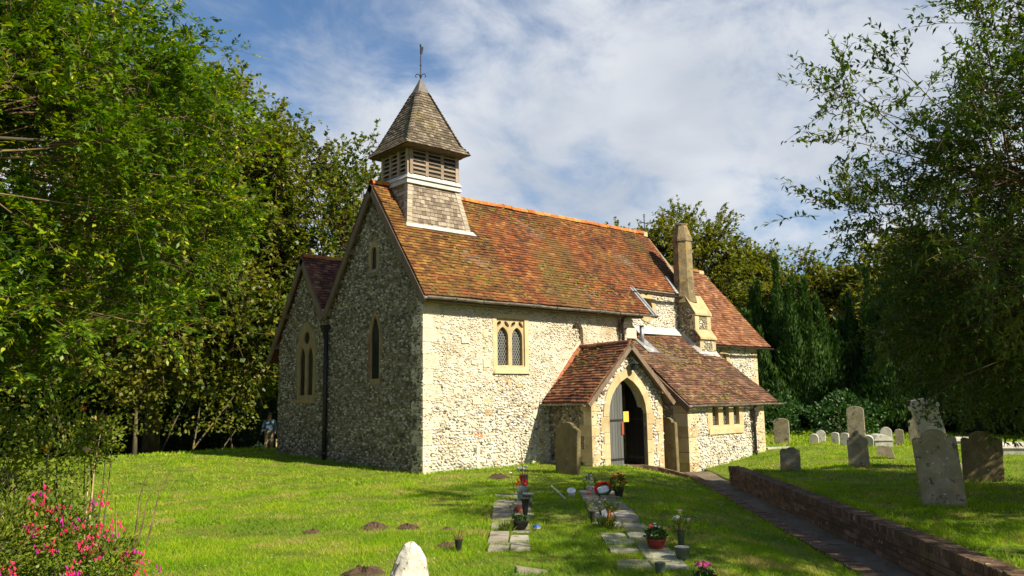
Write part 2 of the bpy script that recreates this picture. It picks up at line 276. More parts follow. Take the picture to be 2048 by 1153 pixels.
# ------------------------------------------------------------------ ground
PT = np.array([5.4, -3.43]); TD = np.array([-.69, -.7238]); TD = TD/np.linalg.norm(TD); DD = np.array([TD[1], -TD[0]])   # along the path, and to its left
def dt(x, y): rx = x-PT[0]; ry = y-PT[1]; return rx*DD[0]+ry*DD[1], rx*TD[0]+ry*TD[1]
def xy(d, t): return PT[0]+DD[0]*d+TD[0]*t, PT[1]+DD[1]*d+TD[1]*t
def ss(a, b, x): q = np.clip((x-a)/(b-a), 0, 1); return q*q*(3-2*q)
def gh(x, y):
    x = np.asarray(x, float); y = np.asarray(y, float); d, t = dt(x, y)
    und = .02*np.sin(x*.9+1)*np.sin(y*.8)+.01*np.sin(x*2.1+y*1.3)
    left = -.27+(.27+und)*ss(-.05, 1.9, d)
    left = left+.14*ss(1, 6, y)*ss(3, 0, x)
    left = left-.65*ss(9, 20, y)
    right = .06+.10*ss(-1, -7, d)+und*ss(-.8, -2, d)
    right = right*ss(.6, 2.0, t-d*.15) + (-.30+.32*ss(-.3, -3.5, d)+.06*ss(9, 13, x))*(1-ss(.6, 2.0, t-d*.15))
    path = -.36
    z = np.where(d > 0, left, np.where((d > -.66) & (t > -1.8), path, right))
    # porch approach
    q = ss(2.4, 1.2, d)*ss(-.2, -.8, t)*ss(-3.4, -2.2, t)*(d > -.66)
    z = z*(1-q)+(-.36)*q
    return z
dl = np.unique(np.r_[np.linspace(-260, -30, 14), np.linspace(-30, -8, 40), np.linspace(-8, -.76, 36), -.665, -.655, -.55, -.02, .001, np.linspace(.1, 3, 24), np.linspace(3, 18, 60), np.linspace(18, 40, 30), np.linspace(40, 260, 14)])
tl = np.unique(np.r_[np.linspace(-300, -40, 14), np.linspace(-40, -6, 60), np.linspace(-6, 16, 110), np.linspace(16, 24, 10), np.linspace(24, 200, 10)])
D_, T_ = np.meshgrid(dl, tl, indexing='ij'); X_, Y_ = xy(D_, T_); Z_ = gh(X_, Y_)
nD, nT = D_.shape; idx = np.arange(nD*nT).reshape(nD, nT)
npmesh('ground', np.stack([X_, Y_, Z_], -1).reshape(-1, 3), np.stack([idx[:-1, :-1], idx[1:, :-1], idx[1:, 1:], idx[:-1, 1:]], -1).reshape(-1, 4), np.zeros((nD-1)*(nT-1)), 'ground', smooth=True, kind='structure')

# the tarmac path and its branch to the porch
b = MB(); PZ = -.3
ts = np.linspace(-1.9, 22, 60)
for i in range(len(ts)-1):
    q = [xy(.0, ts[i]), xy(-.66, ts[i]), xy(-.66, ts[i+1]), xy(.0, ts[i+1])]
    b.add([(p[0], p[1], PZ+.01*math.sin(k*7+i)) for k, p in enumerate(q)], [(0, 1, 2, 3)], 0)
b.add([(*xy(0, -.3), PZ-.004), (*xy(0, -1.9), PZ-.004), (6.5, -1.9, PZ-.004), (4.3, -1.85, PZ-.004), (*xy(1.5, -.75), PZ-.004)], [(0, 1, 2, 3, 4)], 0)
b.build('path', 'tarmac', kind='structure')
# ------------------------------------------------------------------ church
church = thing('parish_church', 'small flint village church with orange tiled roof and shingled bell turret', 'church')
RS = 3.15/2.4                                # nave roof slope
def nz(y): return 7.15-RS*abs(2.1-y)
TS = lambda u, v, d: (u, -d, v)              # south face y=0
def TSy(y0): return lambda u, v, d: (u, y0-d, v)
TW = lambda u, v, d: (-d, u, v)              # west face x=0 (u = y)
def TWx(x0): return lambda u, v, d: (x0-d, u, v)
def arc_pointed(u0, u1, v0, vs, va, n=8):
    """outline: rectangle from v0 to spring vs, then pointed arch with apex va, ccw"""
    c = (u0+u1)/2; h = va-vs; w = (u1-u0)/2; rr = (w*w+h*h)/(2*w)
    pts = [(u0, v0), (u1, v0)]
    a1 = math.asin(min(1, h/rr))
    for i in range(n+1): a = a1*i/n; pts.append((u1-rr+rr*math.cos(a), vs+rr*math.sin(a)))
    for i in range(n-1, -1, -1): a = a1*i/n; pts.append((u0+rr-rr*math.cos(a), vs+rr*math.sin(a)))
    return pts
def arc_round(u0, u1, v0, vs, n=10):
    c = (u0+u1)/2; w = (u1-u0)/2
    return [(u0, v0), (u1, v0)]+[(c+w*math.cos(math.pi*i/n), vs+w*math.sin(math.pi*i/n)) for i in range(n+1)]
def circ(c, r, n=16): return [(c[0]+r*math.cos(2*math.pi*i/n), c[1]+r*math.sin(2*math.pi*i/n)) for i in range(n)]
def inpoly(P, poly):
    x, y = P[:, 0], P[:, 1]; r = np.zeros(len(P), bool); n = len(poly)
    for i in range(n):
        x1, y1 = poly[i]; x2, y2 = poly[(i+1) % n]
        if y1 == y2: continue
        c = ((y1 > y) != (y2 > y)) & (x < (x2-x1)*(y-y1)/(y2-y1)+x1); r ^= c
    return r
t_ = (1+5**.5)/2
ICO_V = unit(np.array([(-1, t_, 0), (1, t_, 0), (-1, -t_, 0), (1, -t_, 0), (0, -1, t_), (0, 1, t_), (0, -1, -t_), (0, 1, -t_), (t_, 0, -1), (t_, 0, 1), (-t_, 0, -1), (-t_, 0, 1)], float))
ICO_F = np.array([(0, 11, 5), (0, 5, 1), (0, 1, 7), (0, 7, 10), (0, 10, 11), (1, 5, 9), (5, 11, 4), (11, 10, 2), (10, 7, 6), (7, 1, 8), (3, 9, 4), (3, 4, 2), (3, 2, 6), (3, 6, 8), (3, 8, 9), (4, 9, 5), (2, 4, 11), (6, 2, 10), (8, 6, 7), (9, 8, 1)])
def flints(parent, Tf, poly, holes, size=.075, m='flint', cover=.9, name='flint_facing', dens=None, prot=.35, origin=None):
    pts = np.array(poly); u0, v0 = pts.min(0); u1, v1 = pts.max(0)
    du, dv = size*1.28, size*1.0
    uu, vv = np.meshgrid(np.arange(u0, u1, du), np.arange(v0, v1, dv)); uu = uu.copy(); uu[1::2] += du/2
    P = np.stack([uu.ravel(), vv.ravel()], 1); P += rng.uniform(-.32, .32, P.shape)*[du, dv]
    ok = inpoly(P, poly) & (rng.random(len(P)) < cover)
    for h in holes: ok &= ~inpoly(P, h)
    if dens is not None: ok &= rng.random(len(P)) < dens(P[:, 0], P[:, 1])
    P = P[ok]; n = len(P)
    if not n: return
    V = ICO_V[None]*(1+rng.uniform(-.38, .38, (n, 12, 1)))
    a = rng.uniform(0, 6.28, n); sx = size*rng.uniform(.34, .98, n); sy = size*rng.uniform(.26, .56, n); sz = size*rng.uniform(.6, 1.2, n)*prot
    ang = rng.normal(0, .45, n)
    ca, sa = np.cos(a)[:, None], np.sin(a)[:, None]
    x = V[..., 0]*ca-V[..., 2]*sa; z = V[..., 0]*sa+V[..., 2]*ca; y = V[..., 1]
    x = x*sx[:, None]; y = y*sy[:, None]; z = z*sz[:, None]
    cg, sg = np.cos(ang)[:, None], np.sin(ang)[:, None]
    u = P[:, :1]+x*cg-y*sg; v = P[:, 1:]+x*sg+y*cg; d = z+.006
    co_ = np.stack(Tf(u.ravel(), v.ravel(), d.ravel()), 1)
    F = (ICO_F[None]+12*np.arange(n)[:, None, None]).reshape(-1, 3)
    npmesh(name, co_, F, np.repeat(rng.random(n), 20), m, parent, kind='stuff')
def TSn(y0): return lambda u, v, d: (u, y0-d, v)
# numpy-friendly transforms
def fS(y0): return lambda u, v, d: (u, y0-d, v)
def fW(x0): return lambda u, v, d: (x0-d, u, v)
def quoins(parent, x, y, z0, z1, sx, sy, mats='stone_pale', hh=.33, long=.42, short=.24, seedt=0):
    """corner stones at (x,y); faces run in +sx (along x) and sy (along y)"""
    z = z0; k = 0
    while z < z1-.1:
        h = min(hh*random.uniform(.8, 1.15), z1-z); lx, ly = (long, short) if k % 2 else (short, long)
        lx *= random.uniform(.85, 1.1); ly *= random.uniform(.85, 1.1)
        x0, x1 = sorted((x-sx*.014, x+sx*lx)); y0, y1 = sorted((y-sy*.014, y+sy*ly))
        b = MB(); b.box((x0, y0, z+.006), (x1, y1, z+h-.006), random.random(), jit=.004)
        b.build('quoin_stone', mats, parent); z += h; k += 1

# nave and aisle west wall
wW = MB()
west_poly = [(.012, -.6), (7.5, -.6), (7.5, 3.36), (5.85, 5.62), (4.5, 3.92), (2.1, 7.02), (.012, 4.28)]
small_w = arc_round(1.98, 2.34, 4.86, 5.36); lancet = arc_pointed(1.84, 2.3, 2.12, 3.15, 3.78)
aislew = arc_pointed(5.2, 6.26, 1.68, 3.05, 3.84)
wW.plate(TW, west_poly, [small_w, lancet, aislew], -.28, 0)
west = wW.build('west_wall', 'mortar_shaded', church)
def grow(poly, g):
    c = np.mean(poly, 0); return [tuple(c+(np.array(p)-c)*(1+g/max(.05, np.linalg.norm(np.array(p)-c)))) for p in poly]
flints(west, fW(0), west_poly, [grow(small_w, .09), grow(lancet, .12), grow(aislew, .12)], .07, 'flint_shaded', .97, prot=.5)
# south wall of the nave
sS = MB(); south_poly = [(.01, -.6), (7.04, -.6), (7.04, 4.3), (.01, 4.3)]
pwin = [(2.11, 2.34), (3.19, 2.34), (3.19, 3.69), (2.11, 3.69)]
niche = arc_round(4.82, 5.25, 2.98, 3.44); 
sS.plate(TS, south_poly, [pwin, niche], -.3, 0)
south = sS.build('south_wall', 'mortar', church)
def sdens(u, v): 
    base = .30+.7*ss(2.1, .9, v+.35*np.sin(u*1.7))+.35*ss(.9, .3, u)+.25*np.sin(u*3+v*5)*np.sin(v*4-u)
    return np.clip(base, .12, 1)
flints(south, fS(0), [(0.02, -.5), (7.03, -.5), (7.03, 2.1), (0.02, 2.1)], [grow(pwin, .02), grow(niche, .03)],   .068, 'flint', .95, dens=sdens, prot=.36)
flints(south, fS(0), [(0.02, 1.4), (7.03, 1.4), (7.03, 4.25), (0.02, 4.25)], [grow(pwin, .02), grow(niche, .03)], .05, 'pebble', .9, name='pebble_facing', dens=lambda u, v: np.clip(.55+.4*np.sin(u*2.2+1)*np.sin(v*3.1), .2, 1), prot=.28)
quoins(south, 0, 0, -.05, 4.0, 1, 1)
b = MB(); b.plate(TS, [(4.7, 2.9), (5.4, 2.9), (5.4, 3.8), (4.7, 3.8)], [], -.16, -.14); nb = b.build('niche_back', 'mortar', south)
flints(nb, fS(.14), [(4.82, 2.98), (5.25, 2.98), (5.25, 3.66), (4.82, 3.66)], [], .07, 'flint', .95)
# pale blocks and red fragments let into the rubble
for k in range(16):
    u = random.uniform(.6, 3.6); v = random.choice([random.uniform(.1, 1.4), random.uniform(1.2, 2.0), random.uniform(1.5, 3.2)]); u = min(u, 1.75) if v > 2.05 else u; b = MB(); b.box((u, -.02, v), (u+random.uniform(.1, .24), .05, v+random.uniform(.07, .2)), jit=.01)
    b.build('wall_block', random.choice(['stone_pale', 'stone_pale', 'stone', 'palebrick' if k < 4 else 'stone']), south)
b = MB(); b.box((1.52, -.02, .0), (1.62, .04, .62), jit=.01); b.build('wall_block', 'stone_pale', south)
quoins(south, 3.55, -.0, -.1, 1.35, 1, 1, 'stone', .2, .2, .16)
# other walls of nave and aisle
b = MB(); b.plate(TWx(7.05), [(0, -.6), (.45, -.6), (.45, 4.95), (0, 4.3)], [], -.02, 0.0, back=True)
b.box((7.3, 1.0, -.6), (10.6, 1.2, 4.9)); b.plate(TWx(10.62), [(.3, -.6), (4.0, -.6), (4.0, 4.6), (2.1, 7.0), (.3, 4.8)], [], -.2, 0, back=True)
b.box((.3, 7.3, -.6), (9, 7.5, 3.3)); b.build('rear_walls', 'mortar_shaded', church)
# west windows
def window(parent, Tf, frame_outer, holes, d0, d1, fm='stone', glassd=-.16, gpoly=None, lattice=True, sill=None, lat=.085):
    w = MB(); w.plate(Tf, frame_outer, holes, d0, d1); wo = w.build('window', fm, parent)
    for h in holes:
        g = MB(); g.plate(Tf, h, [], glassd-.01, glassd); g.build('pane', 'glass', wo)
        if lattice:
            hp = np.array(h); u0, v0 = hp.min(0); u1, v1 = hp.max(0); l = MB(); stp = lat
            for s in (1, -1):
                k = -60
                while k < 60:
                    # line v = s*1.7*(u-c)
                    c = (u0+u1)/2+k*stp; k += 1
                    us = np.linspace(u0, u1, 25); vs_ = (v0+v1)/2+s*1.75*(us-c)
                    ins = inpoly(np.stack([us, vs_], 1), h)
                    if ins.sum() < 2: continue
                    i0 = np.argmax(ins); i1 = len(ins)-1-np.argmax(ins[::-1])
                    p, q = (us[i0], vs_[i0]), (us[i1], vs_[i1]); e = Vector((q[0]-p[0], q[1]-p[1], 0)).normalized(); nx, ny = -e.y*.006, e.x*.006
                    l.add([Tf(p[0]-nx, p[1]-ny, glassd+.008), Tf(p[0]+nx, p[1]+ny, glassd+.008), Tf(q[0]+nx, q[1]+ny, glassd+.008), Tf(q[0]-nx, q[1]-ny, glassd+.008)], [(0, 1, 2, 3)])
            if l.f: l.build('lead_lattice', 'came', wo)
    return wo
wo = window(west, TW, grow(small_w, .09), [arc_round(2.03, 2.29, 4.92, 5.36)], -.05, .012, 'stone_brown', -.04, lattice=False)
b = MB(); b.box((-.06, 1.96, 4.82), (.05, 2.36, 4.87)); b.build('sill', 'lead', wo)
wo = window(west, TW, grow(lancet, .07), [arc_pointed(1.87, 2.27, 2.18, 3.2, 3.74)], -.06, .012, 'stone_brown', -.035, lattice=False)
b = MB()
for v in (2.45, 2.8, 3.1, 3.4): b.tube([(.04, 1.89, v), (.04, 2.23, v)], .006, 4)
b.build('saddle_bar', 'iron', wo)
for k in range(13): 
    b = MB(); v = 2.2+k*.085; b.box((-.02, 2.28, v), (.02, 2.37, v+.075), jit=.004); b.build('brick', 'pinkbrick', wo)
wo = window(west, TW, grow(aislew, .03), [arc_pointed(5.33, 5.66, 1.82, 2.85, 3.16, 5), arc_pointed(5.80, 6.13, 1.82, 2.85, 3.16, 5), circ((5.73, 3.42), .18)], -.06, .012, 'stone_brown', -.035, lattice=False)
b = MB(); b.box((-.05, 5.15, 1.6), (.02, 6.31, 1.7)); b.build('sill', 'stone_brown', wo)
b = MB(); hood = grow(aislew, .12); b.plate(TW, hood[2:], [], 0.012, .028) if False else None
# perpendicular window, south
hs = [arc_pointed(2.24, 2.59, 2.47, 3.16, 3.42, 6), arc_pointed(2.71, 3.06, 2.47, 3.16, 3.42, 6)]
def drop(c, r, ang):
    pts = []
    for i in range(10):
        a = 2*math.pi*i/10; rr = r*(1-.45*math.cos(a)); p = (rr*math.cos(a)*1.3, rr*math.sin(a)*.62)
        pts.append((c[0]+p[0]*math.cos(ang)-p[1]*math.sin(ang), c[1]+p[0]*math.sin(ang)+p[1]*math.cos(ang)))
    return pts
for c0 in (2.415, 2.885):
    hs += [drop((c0-.1, 3.515), .075, .75), drop((c0+.1, 3.515), .075, math.pi-.75)]
hs += []
pw = window(south, TS, [(2.112, 2.342), (3.188, 2.342), (3.188, 3.688), (2.112, 3.688)], hs, -.14, -.03, 'stone', -.12, lat=.075)
b = MB()
b.plate(TS, [(2.06, 2.28), (3.24, 2.28), (3.24, 3.74), (2.06, 3.74)], [[(2.19, 2.44), (3.11, 2.44), (3.11, 3.63), (2.19, 3.63)]], -.05, .012); b.build('frame', 'stone', pw)
b = MB(); b.hexa([TS(2.06, 2.26, .0), TS(3.24, 2.26, .0), TS(3.24, 2.26, .06), TS(2.06, 2.26, .06), TS(2.12, 2.42, -.02), TS(3.18, 2.42, -.02), TS(3.18, 2.36, .05), TS(2.12, 2.36, .05)]); b.build('sill', 'stone', pw)
# upper wall with the round window
b = MB(); up_poly = [(7.05, 3.0), (10.1, 3.0), (10.1, 4.85), (7.05, 4.85)]; b.plate(TSy(.45), up_poly, [circ((8.5, 4.33), .3)], -.2, 0)
upper = b.build('upper_wall', 'mortar', church)
flints(upper, fS(.45), up_poly, [circ((8.5, 4.33), .47)], .06, 'flint', .8)
window(upper, TSy(.45), circ((8.5, 4.33), .45, 24), [circ((8.5, 4.33), .27, 20)], -.1, .03, 'stone', -.1)
b = MB(); b.hexa([TSy(.45)(7.1, 3.5, .0), TSy(.45)(10.1, 3.5, .0), TSy(.45)(10.1, 3.5, .2), TSy(.45)(7.1, 3.5, .2), TSy(.45)(7.1, 3.74, .004), TSy(.45)(10.1, 3.74, .004), TSy(.45)(10.1, 3.73, .03), TSy(.45)(7.1, 3.73, .03)]); b.build('flashing', 'white_lead', upper)
quoins(upper, 7.05, .0, 3.3, 4.0, 1, 1, 'stone_pale', .3, .2, .4)
# chancel
b = MB(); ch_poly = [(10.4, -.4), (14.03, -.4), (14.03, 3.55), (10.4, 3.55)]; cw = arc_pointed(11.9, 12.25, 2.2, 2.75, 3.05)
b.plate(TSy(.2), ch_poly, [cw], -.2, 0); chan = b.build('chancel_wall', 'mortar', church)
flints(chan, fS(.2), [(10.8, 1.0), (14.0, 1.0), (14.0, 3.5), (10.8, 3.5)], [grow(cw, .15)], .075, 'flint', .92)
quoins(chan, 14.03, .2, 1.0, 3.4, -1, 1, 'stone', .3, .4, .3); window(chan, TSy(.2), grow(cw, .14), [arc_pointed(11.95, 12.2, 2.25, 2.75, 3.0)], -.1, .03)
b = MB(); b.plate(lambda u, v, d: (14.03+d, u, v), [(.2, -.4), (4, -.4), (4, 3.5), (2.1, 6.0), (.2, 3.5)], [], -.2, -.02, back=True); b.build('chancel_gable', 'mortar', church)
# vestry
LZ = lambda y: 1.49+.81*(y+2.1)
vw = [(7.86, .66), (9.45, .66), (9.45, 1.40), (7.86, 1.40)]
b = MB(); vpoly = [(6.96, -.7), (10.56, -.7), (10.56, 1.42), (6.96, 1.42)]; b.plate(TSy(-2.07), vpoly, [vw], -.3, 0); vest = b.build('vestry_wall', 'mortar', church)
flints(vest, fS(-2.07), [(7.0, -.6), (10.5, -.6), (10.5, 1.4), (7.0, 1.4)], [grow(vw, .06)], .075, 'flint', .95, prot=.33)
quoins(vest, 6.95, -2.07, -.45, 1.4, 1, 1, 'stone', .33, .48, .42); quoins(vest, 10.57, -2.07, -.4, 1.4, -1, 1, 'stone', .33, .42, .4)
vh = [[(8.02+i*.5, .84), (8.30+i*.5, .84), (8.30+i*.5, 1.36), (8.02+i*.5, 1.36)] for i in range(3)]
vo = window(vest, TSy(-2.07), [(7.80, .62), (9.51, .62), (9.51, 1.41), (7.80, 1.41)], vh, -.1, .025, 'stone', -.09, lat=.07)
for i in range(3):
    b = MB(); T = TSy(-2.07); b.hexa([T(7.83+i*.55, .60, .0), T(8.38+i*.55, .60, .0), T(8.38+i*.55, .60, .05), T(7.83+i*.55, .60, .05), T(7.83+i*.55, .83, -.06), T(8.38+i*.55, .83, -.06), T(8.38+i*.55, .76, .05), T(7.83+i*.55, .76, .05)]); b.build('sill_stone', 'stone', vo)
b = MB(); vwp = [(-2.058, -.7), (.4, -.7), (.4, LZ(.4)-.08), (-2.058, LZ(-2.07)-.08)]; b.plate(TWx(6.95), vwp, [], -.3, 0)
vww = b.build('vestry_west_wall', 'mortar_shaded', church); flints(vww, fW(6.95), [(-1.62, -.6), (.3, -.6), (.3, 3.3), (-1.62, 1.75)], [], .09, 'flint_shaded', .97, prot=.4)
b = MB(); b.plate(lambda u, v, d: (10.57+d, u, v), vwp, [], -.3, 0); b.build('vestry_east_wall', 'mortar', church)

# porch in its own slightly turned frame
PO = Vector((5.12, 0, 0)); PV = Vector((-.12, -.993, 0)).normalized(); PU = Vector((.993, -.12, 0)).normalized()
def TP(v0): return lambda u, z, d: tuple(PO+PU*u+PV*(v0+d)+Vector((0, 0, z)))
def TPn(v0): return lambda u, z, d: (PO.x+PU.x*u+PV.x*(v0+d), PO.y+PU.y*u+PV.y*(v0+d), z+0*u)
def TL(u0, sgn=-1): return lambda v, z, d: (PO.x+PU.x*(u0+sgn*d)+PV.x*v, PO.y+PU.y*(u0+sgn*d)+PV.y*v, z+0*v)
hw = 1.17; gp = [(-hw, -.5), (hw, -.5), (hw, 1.68), (0, 2.90), (-hw, 1.68)]; door = arc_pointed(-.62, .62, -.45, 1.22, 2.13, 10)
b = MB(); b.plate(TP(1.8), gp, [door], -.3, 0); pf = b.build('porch_front', 'mortar', church)
band = arc_pointed(-.80, .80, -.45, 1.22, 2.36, 10)
flints(pf, TPn(1.8), gp, [grow(band, .02)], .08, 'flint', .95)
# voussoir stones round the doorway
def ring_stones(inner, outer, Tf, name, parent, m, d0=-.14, d1=.025, nj=1):
    n = len(inner)
    for i in range(2, n-1, nj):
        j = min(i+nj, n-1); a, b2, c, d_ = inner[i], inner[j], outer[j], outer[i]
        s = MB(); s.hexa([Tf(*a, d0), Tf(*b2, d0), Tf(*c, d0), Tf(*d_, d0), Tf(*a, d1), Tf(*b2, d1), Tf(*c, d1), Tf(*d_, d1)]); s.build(name, m, parent)
inn = arc_pointed(-.62, .62, -.45, 1.22, 2.13, 10); out_ = arc_pointed(-.80, .80, -.45, 1.22, 2.36, 10)
ring_stones(inn, out_, TP(1.8), 'voussoir', pf, 'stone', nj=2)
for s in (-1, 1):
    z = -.45; k = 0
    while z < 1.2:
        h = min(random.uniform(.26, .42), 1.22-z); w = .18 if k % 2 else .27; s2 = MB(); a, c = sorted((s*.62, s*(.62+w))); T = TP(1.8)
        s2.hexa([T(a, z+.004, -.14), T(c, z+.004, -.14), T(c, z+h-.004, -.14), T(a, z+h-.004, -.14), T(a, z+.004, .025), T(c, z+.004, .025), T(c, z+h-.004, .025), T(a, z+h-.004, .025)]); s2.build('jamb_stone', 'stone', pf); z += h; k += 1
    z = -.45; k = 0
    while z < 1.5:
        h = min(random.uniform(.26, .36), 1.56-z); w = .16 if k % 2 else .24; s2 = MB(); a, c = sorted((s*(hw+.012), s*(hw-w))); T = TP(1.8); e = -.25 if k % 2 else -.4
        s2.hexa([T(a, z+.004, e), T(c, z+.004, e), T(c, z+h-.004, e), T(a, z+h-.004, e), T(a, z+.004, .02), T(c, z+.004, .02), T(c, z+h-.004, .02), T(a, z+h-.004, .02)]); s2.build('quoin_stone', 'stone', pf); z += h; k += 1
b = MB(); lp = [(.0, -.5), (1.5, -.5), (1.5, 1.62), (0, 1.62)]; b.plate(TL(-hw), lp, [], -.25, 0); pw_ = b.build('porch_side_wall', 'mortar_shaded', church)
flints(pw_, TL(-hw), [(.05, -.4), (1.42, -.4), (1.42, 1.6), (.05, 1.6)], [], .09, 'flint_shaded', .97, prot=.4)
b = MB(); b.plate(TL(hw, 1), lp, [], -.25, 0); b.build('porch_side_wall', 'mortar', church)
b = MB(); b.hexa([TP(0)(-1, -.12, 0), TP(0)(1, -.12, 0), TP(0)(1, -.12, 1.75), TP(0)(-1, -.12, 1.75), TP(0)(-1, -.06, 0), TP(0)(1, -.06, 0), TP(0)(1, -.06, 1.75), TP(0)(-1, -.06, 1.75)]); b.build('porch_floor', 'slab', church)
# inner doorway back wall and dark inner door
b = MB(); b.plate(TP(.02), [(-.95, -.1), (.95, -.1), (.95, 2.3), (-.95, 2.3)], [arc_pointed(-.5, .5, -.08, 1.1, 1.8)], -.02, .02); b.build('inner_wall', 'mortar_shaded', church)
b = MB(); b.plate(TP(-.06), arc_pointed(-.52, .52, -.08, 1.1, 1.82), [], -.03, 0); b.build('inner_door', 'dark', church)
# outer door leaves
def leaf(hu, sgn, ang, wdt, dm='door'):
    root = None
    half = [p for p in arc_pointed(0, 1.24, -.42, 1.22, 2.13, 10)]
    n = 6; du = wdt/n; ca, sa = math.cos(ang), math.sin(ang)
    b = MB()
    def Td(a, z, d): u = hu+sgn*(a*ca); v = 1.70-a*sa+d; return tuple(PO+PU*u+PV*v+Vector((0, 0, z)))
    def topz(a): w = .62; h = .91; rr = (w*w+h*h)/(2*w); x = a; return 1.22+math.sqrt(max(0, rr*rr-(rr-x)**2))-.02
    b.hexa([Td(.0, -.02, -.05), Td(wdt, -.02, -.05), Td(wdt, 1.2, -.05), Td(0, 1.2, -.05), Td(.0, -.02, -.03), Td(wdt, -.02, -.03), Td(wdt, 1.2, -.03), Td(0, 1.2, -.03)])
    root = b.build('door_leaf', dm, church)
    for k in range(n):
        a0, a1 = k*du+.004, (k+1)*du-.004; z0, z1 = topz(a0+.001), topz(a1); b = MB()
        b.hexa([Td(a0, -.05, -.03), Td(a1, -.05, -.03), Td(a1, z1, -.03), Td(a0, z0, -.03), Td(a0, -.05, 0), Td(a1, -.05, 0), Td(a1, z1, 0), Td(a0, z0, 0)]); b.build('plank', dm, root)
    b = MB()
    for z in (.1, 1.05): b.hexa([Td(.01, z, 0), Td(wdt-.02, z, 0), Td(wdt-.02, z+.05, 0), Td(.01, z+.05, 0), Td(.01, z, .012), Td(wdt-.02, z, .012), Td(wdt-.02, z+.05, .012), Td(.01, z+.05, .012)])
    b.build('door_hinge', 'iron', root); return Td
Tdl = leaf(-.61, 1, R(7), .6); Tdr = leaf(.61, -1, R(88), .6, 'door_shaded')

# ------------------------------------------------------------------ roofs
def tile_geo(w, L, h=.03, h2=.004):
    v = [(0, 0, 0), (w, 0, 0), (0, 0, h), (w, 0, h), (0, L, h2), (w, L, h2)]
    f = [(2, 3, 5, 4), (0, 1, 3, 2), (0, 2, 4), (1, 5, 3)]
    return v, f
def roof(parent_name, O, U, V, vlen, lim, tw, g, m, h=.028, deck=True, parts=None, matfn=None, deckm='wood', jit=1., name='roof_tiles', parent=None):
    """O origin at eave, U along eave, V up the slope. lim(v)->(u0,u1). parts(u,v)->True means own object"""
    O, U, V = Vector(O), Vector(U).normalized(), Vector(V).normalized(); N = U.cross(V).normalized()
    if N.z < 0: N = -N
    if deck:
        b = MB(); (a0, a1), (c0, c1) = lim(0), lim(vlen); dn = -N*.07
        q = [O+U*a0, O+U*a1, O+U*c1+V*vlen, O+U*c0+V*vlen]
        b.hexa([p+dn for p in q]+[p-N*.005 for p in q]); root = b.build(parent_name, deckm, church)
    else: root = parent
    mbs = {}; shared = {}
    rows = int(vlen/g)
    for i in range(rows+1):
        v = i*g; u0, u1 = lim(v); L = min(g*1.4, vlen-v+.02)
        if L < .03: continue
        u = u0-(tw/2 if i % 2 else 0)-random.uniform(0, .1)*tw
        dv = random.uniform(-.004, .004)
        while u < u1-.01:
            a, c = max(u, u0), min(u+tw-.004, u1)
            if c-a > .03:
                vv = v+dv+random.uniform(-.006, .006)*jit
                wob = (.012*math.sin(u*1.9+v*.7)+.010*math.sin(v*2.7+u*.6))*jit
                lift = random.uniform(0, .006)*jit+(random.random() < .03)*.012*jit
                hh = h*random.uniform(.85, 1.15)+lift; mm = matfn(u, v) if matfn else m
                P0 = O+U*a+V*vv+N*wob; tl_ = random.uniform(-.004, .004)*jit
                if parts and parts(u, v):
                    key = round((c-a)/.01)
                    if key not in shared:
                        vs, fs = tile_geo(c-a, L, h); mb = MB(); mb.add(vs, fs, 0); me = bpy.data.meshes.new('tile'); me.from_pydata(mb.v, [], mb.f); at = me.attributes.new('tint', 'FLOAT', 'FACE'); me.materials.append(MT[mm]); shared[key] = me
                    M4 = Matrix((U, V, N)).transposed().to_4x4() @ Matrix.Rotation(random.uniform(-.01, .01), 4, 'Z'); M4.translation = P0+N*lift
                    obj('tile' if 'shingle' not in name else 'shingle', shared[key], root, mw=M4)
                else:
                    vs, fs = tile_geo(c-a, L, hh)
                    mbs.setdefault(mm, MB()).add([P0+U*x+V*y+N*(z+(tl_ if x > 0 else 0)) for x, y, z in vs], fs, random.random())
            u += tw
    for mm, mb in mbs.items():
        mb.build(name, mm, root, kind='stuff')
    return root
TILE_PARTS = [0]
def sl(y0, z0, y1, z1): return math.hypot(y1-y0, z1-z0)
Vn = Vector((0, 2.4, 3.15)).normalized(); Ln = math.hypot(2.4, 3.15)
vb = sl(-.3, 4.0, .32, 4.0+.62*RS)            # where the lower part ends
def nave_lim(v):
    e = 10.42+.18*v/Ln
    if v < vb: return (-.16, 7.78-.2*v/vb)
    return (-.16, e)
def nmat(u, v):
    return 'moss_tile' if (v > .2 and u < 2.5+.35*math.sin(v*3)+random.uniform(-.9, .5) and random.random() < .82) or random.random() < .04 else 'nave_tile'
nave_roof = roof('nave_roof', (0, -.3, 4.0), (1, 0, 0), Vn, Ln, nave_lim, .165, .098, 'nave_tile', deck=False, matfn=nmat, parent=church) if False else None
def deckpoly(name, pts, th, m, parent):
    b = MB(); p = [Vector(q) for q in pts]; N = (p[1]-p[0]).cross(p[2]-p[0]).normalized(); N = N if N.z > 0 else -N
    n = len(p); b.add([q-N*th for q in p]+[q-N*.005 for q in p], [tuple(range(n)), tuple(range(n, 2*n))]+[(i, (i+1) % n, n+(i+1) % n, n+i) for i in range(n)]); return b.build(name, m, parent)
P = lambda u, v: (u, -.3+Vn.y*v, 4.0+Vn.z*v)
nave_roof = deckpoly('nave_roof', [P(-.14, 0), P(7.76, 0), P(7.56, vb), P(10.42, vb), P(10.6, Ln), P(-.14, Ln)], .09, 'wood', church)
roof('', (0, -.3, 4.0), (1, 0, 0), Vn, Ln, nave_lim, .165, .098, 'nave_tile', deck=False, matfn=nmat, parent=nave_roof)
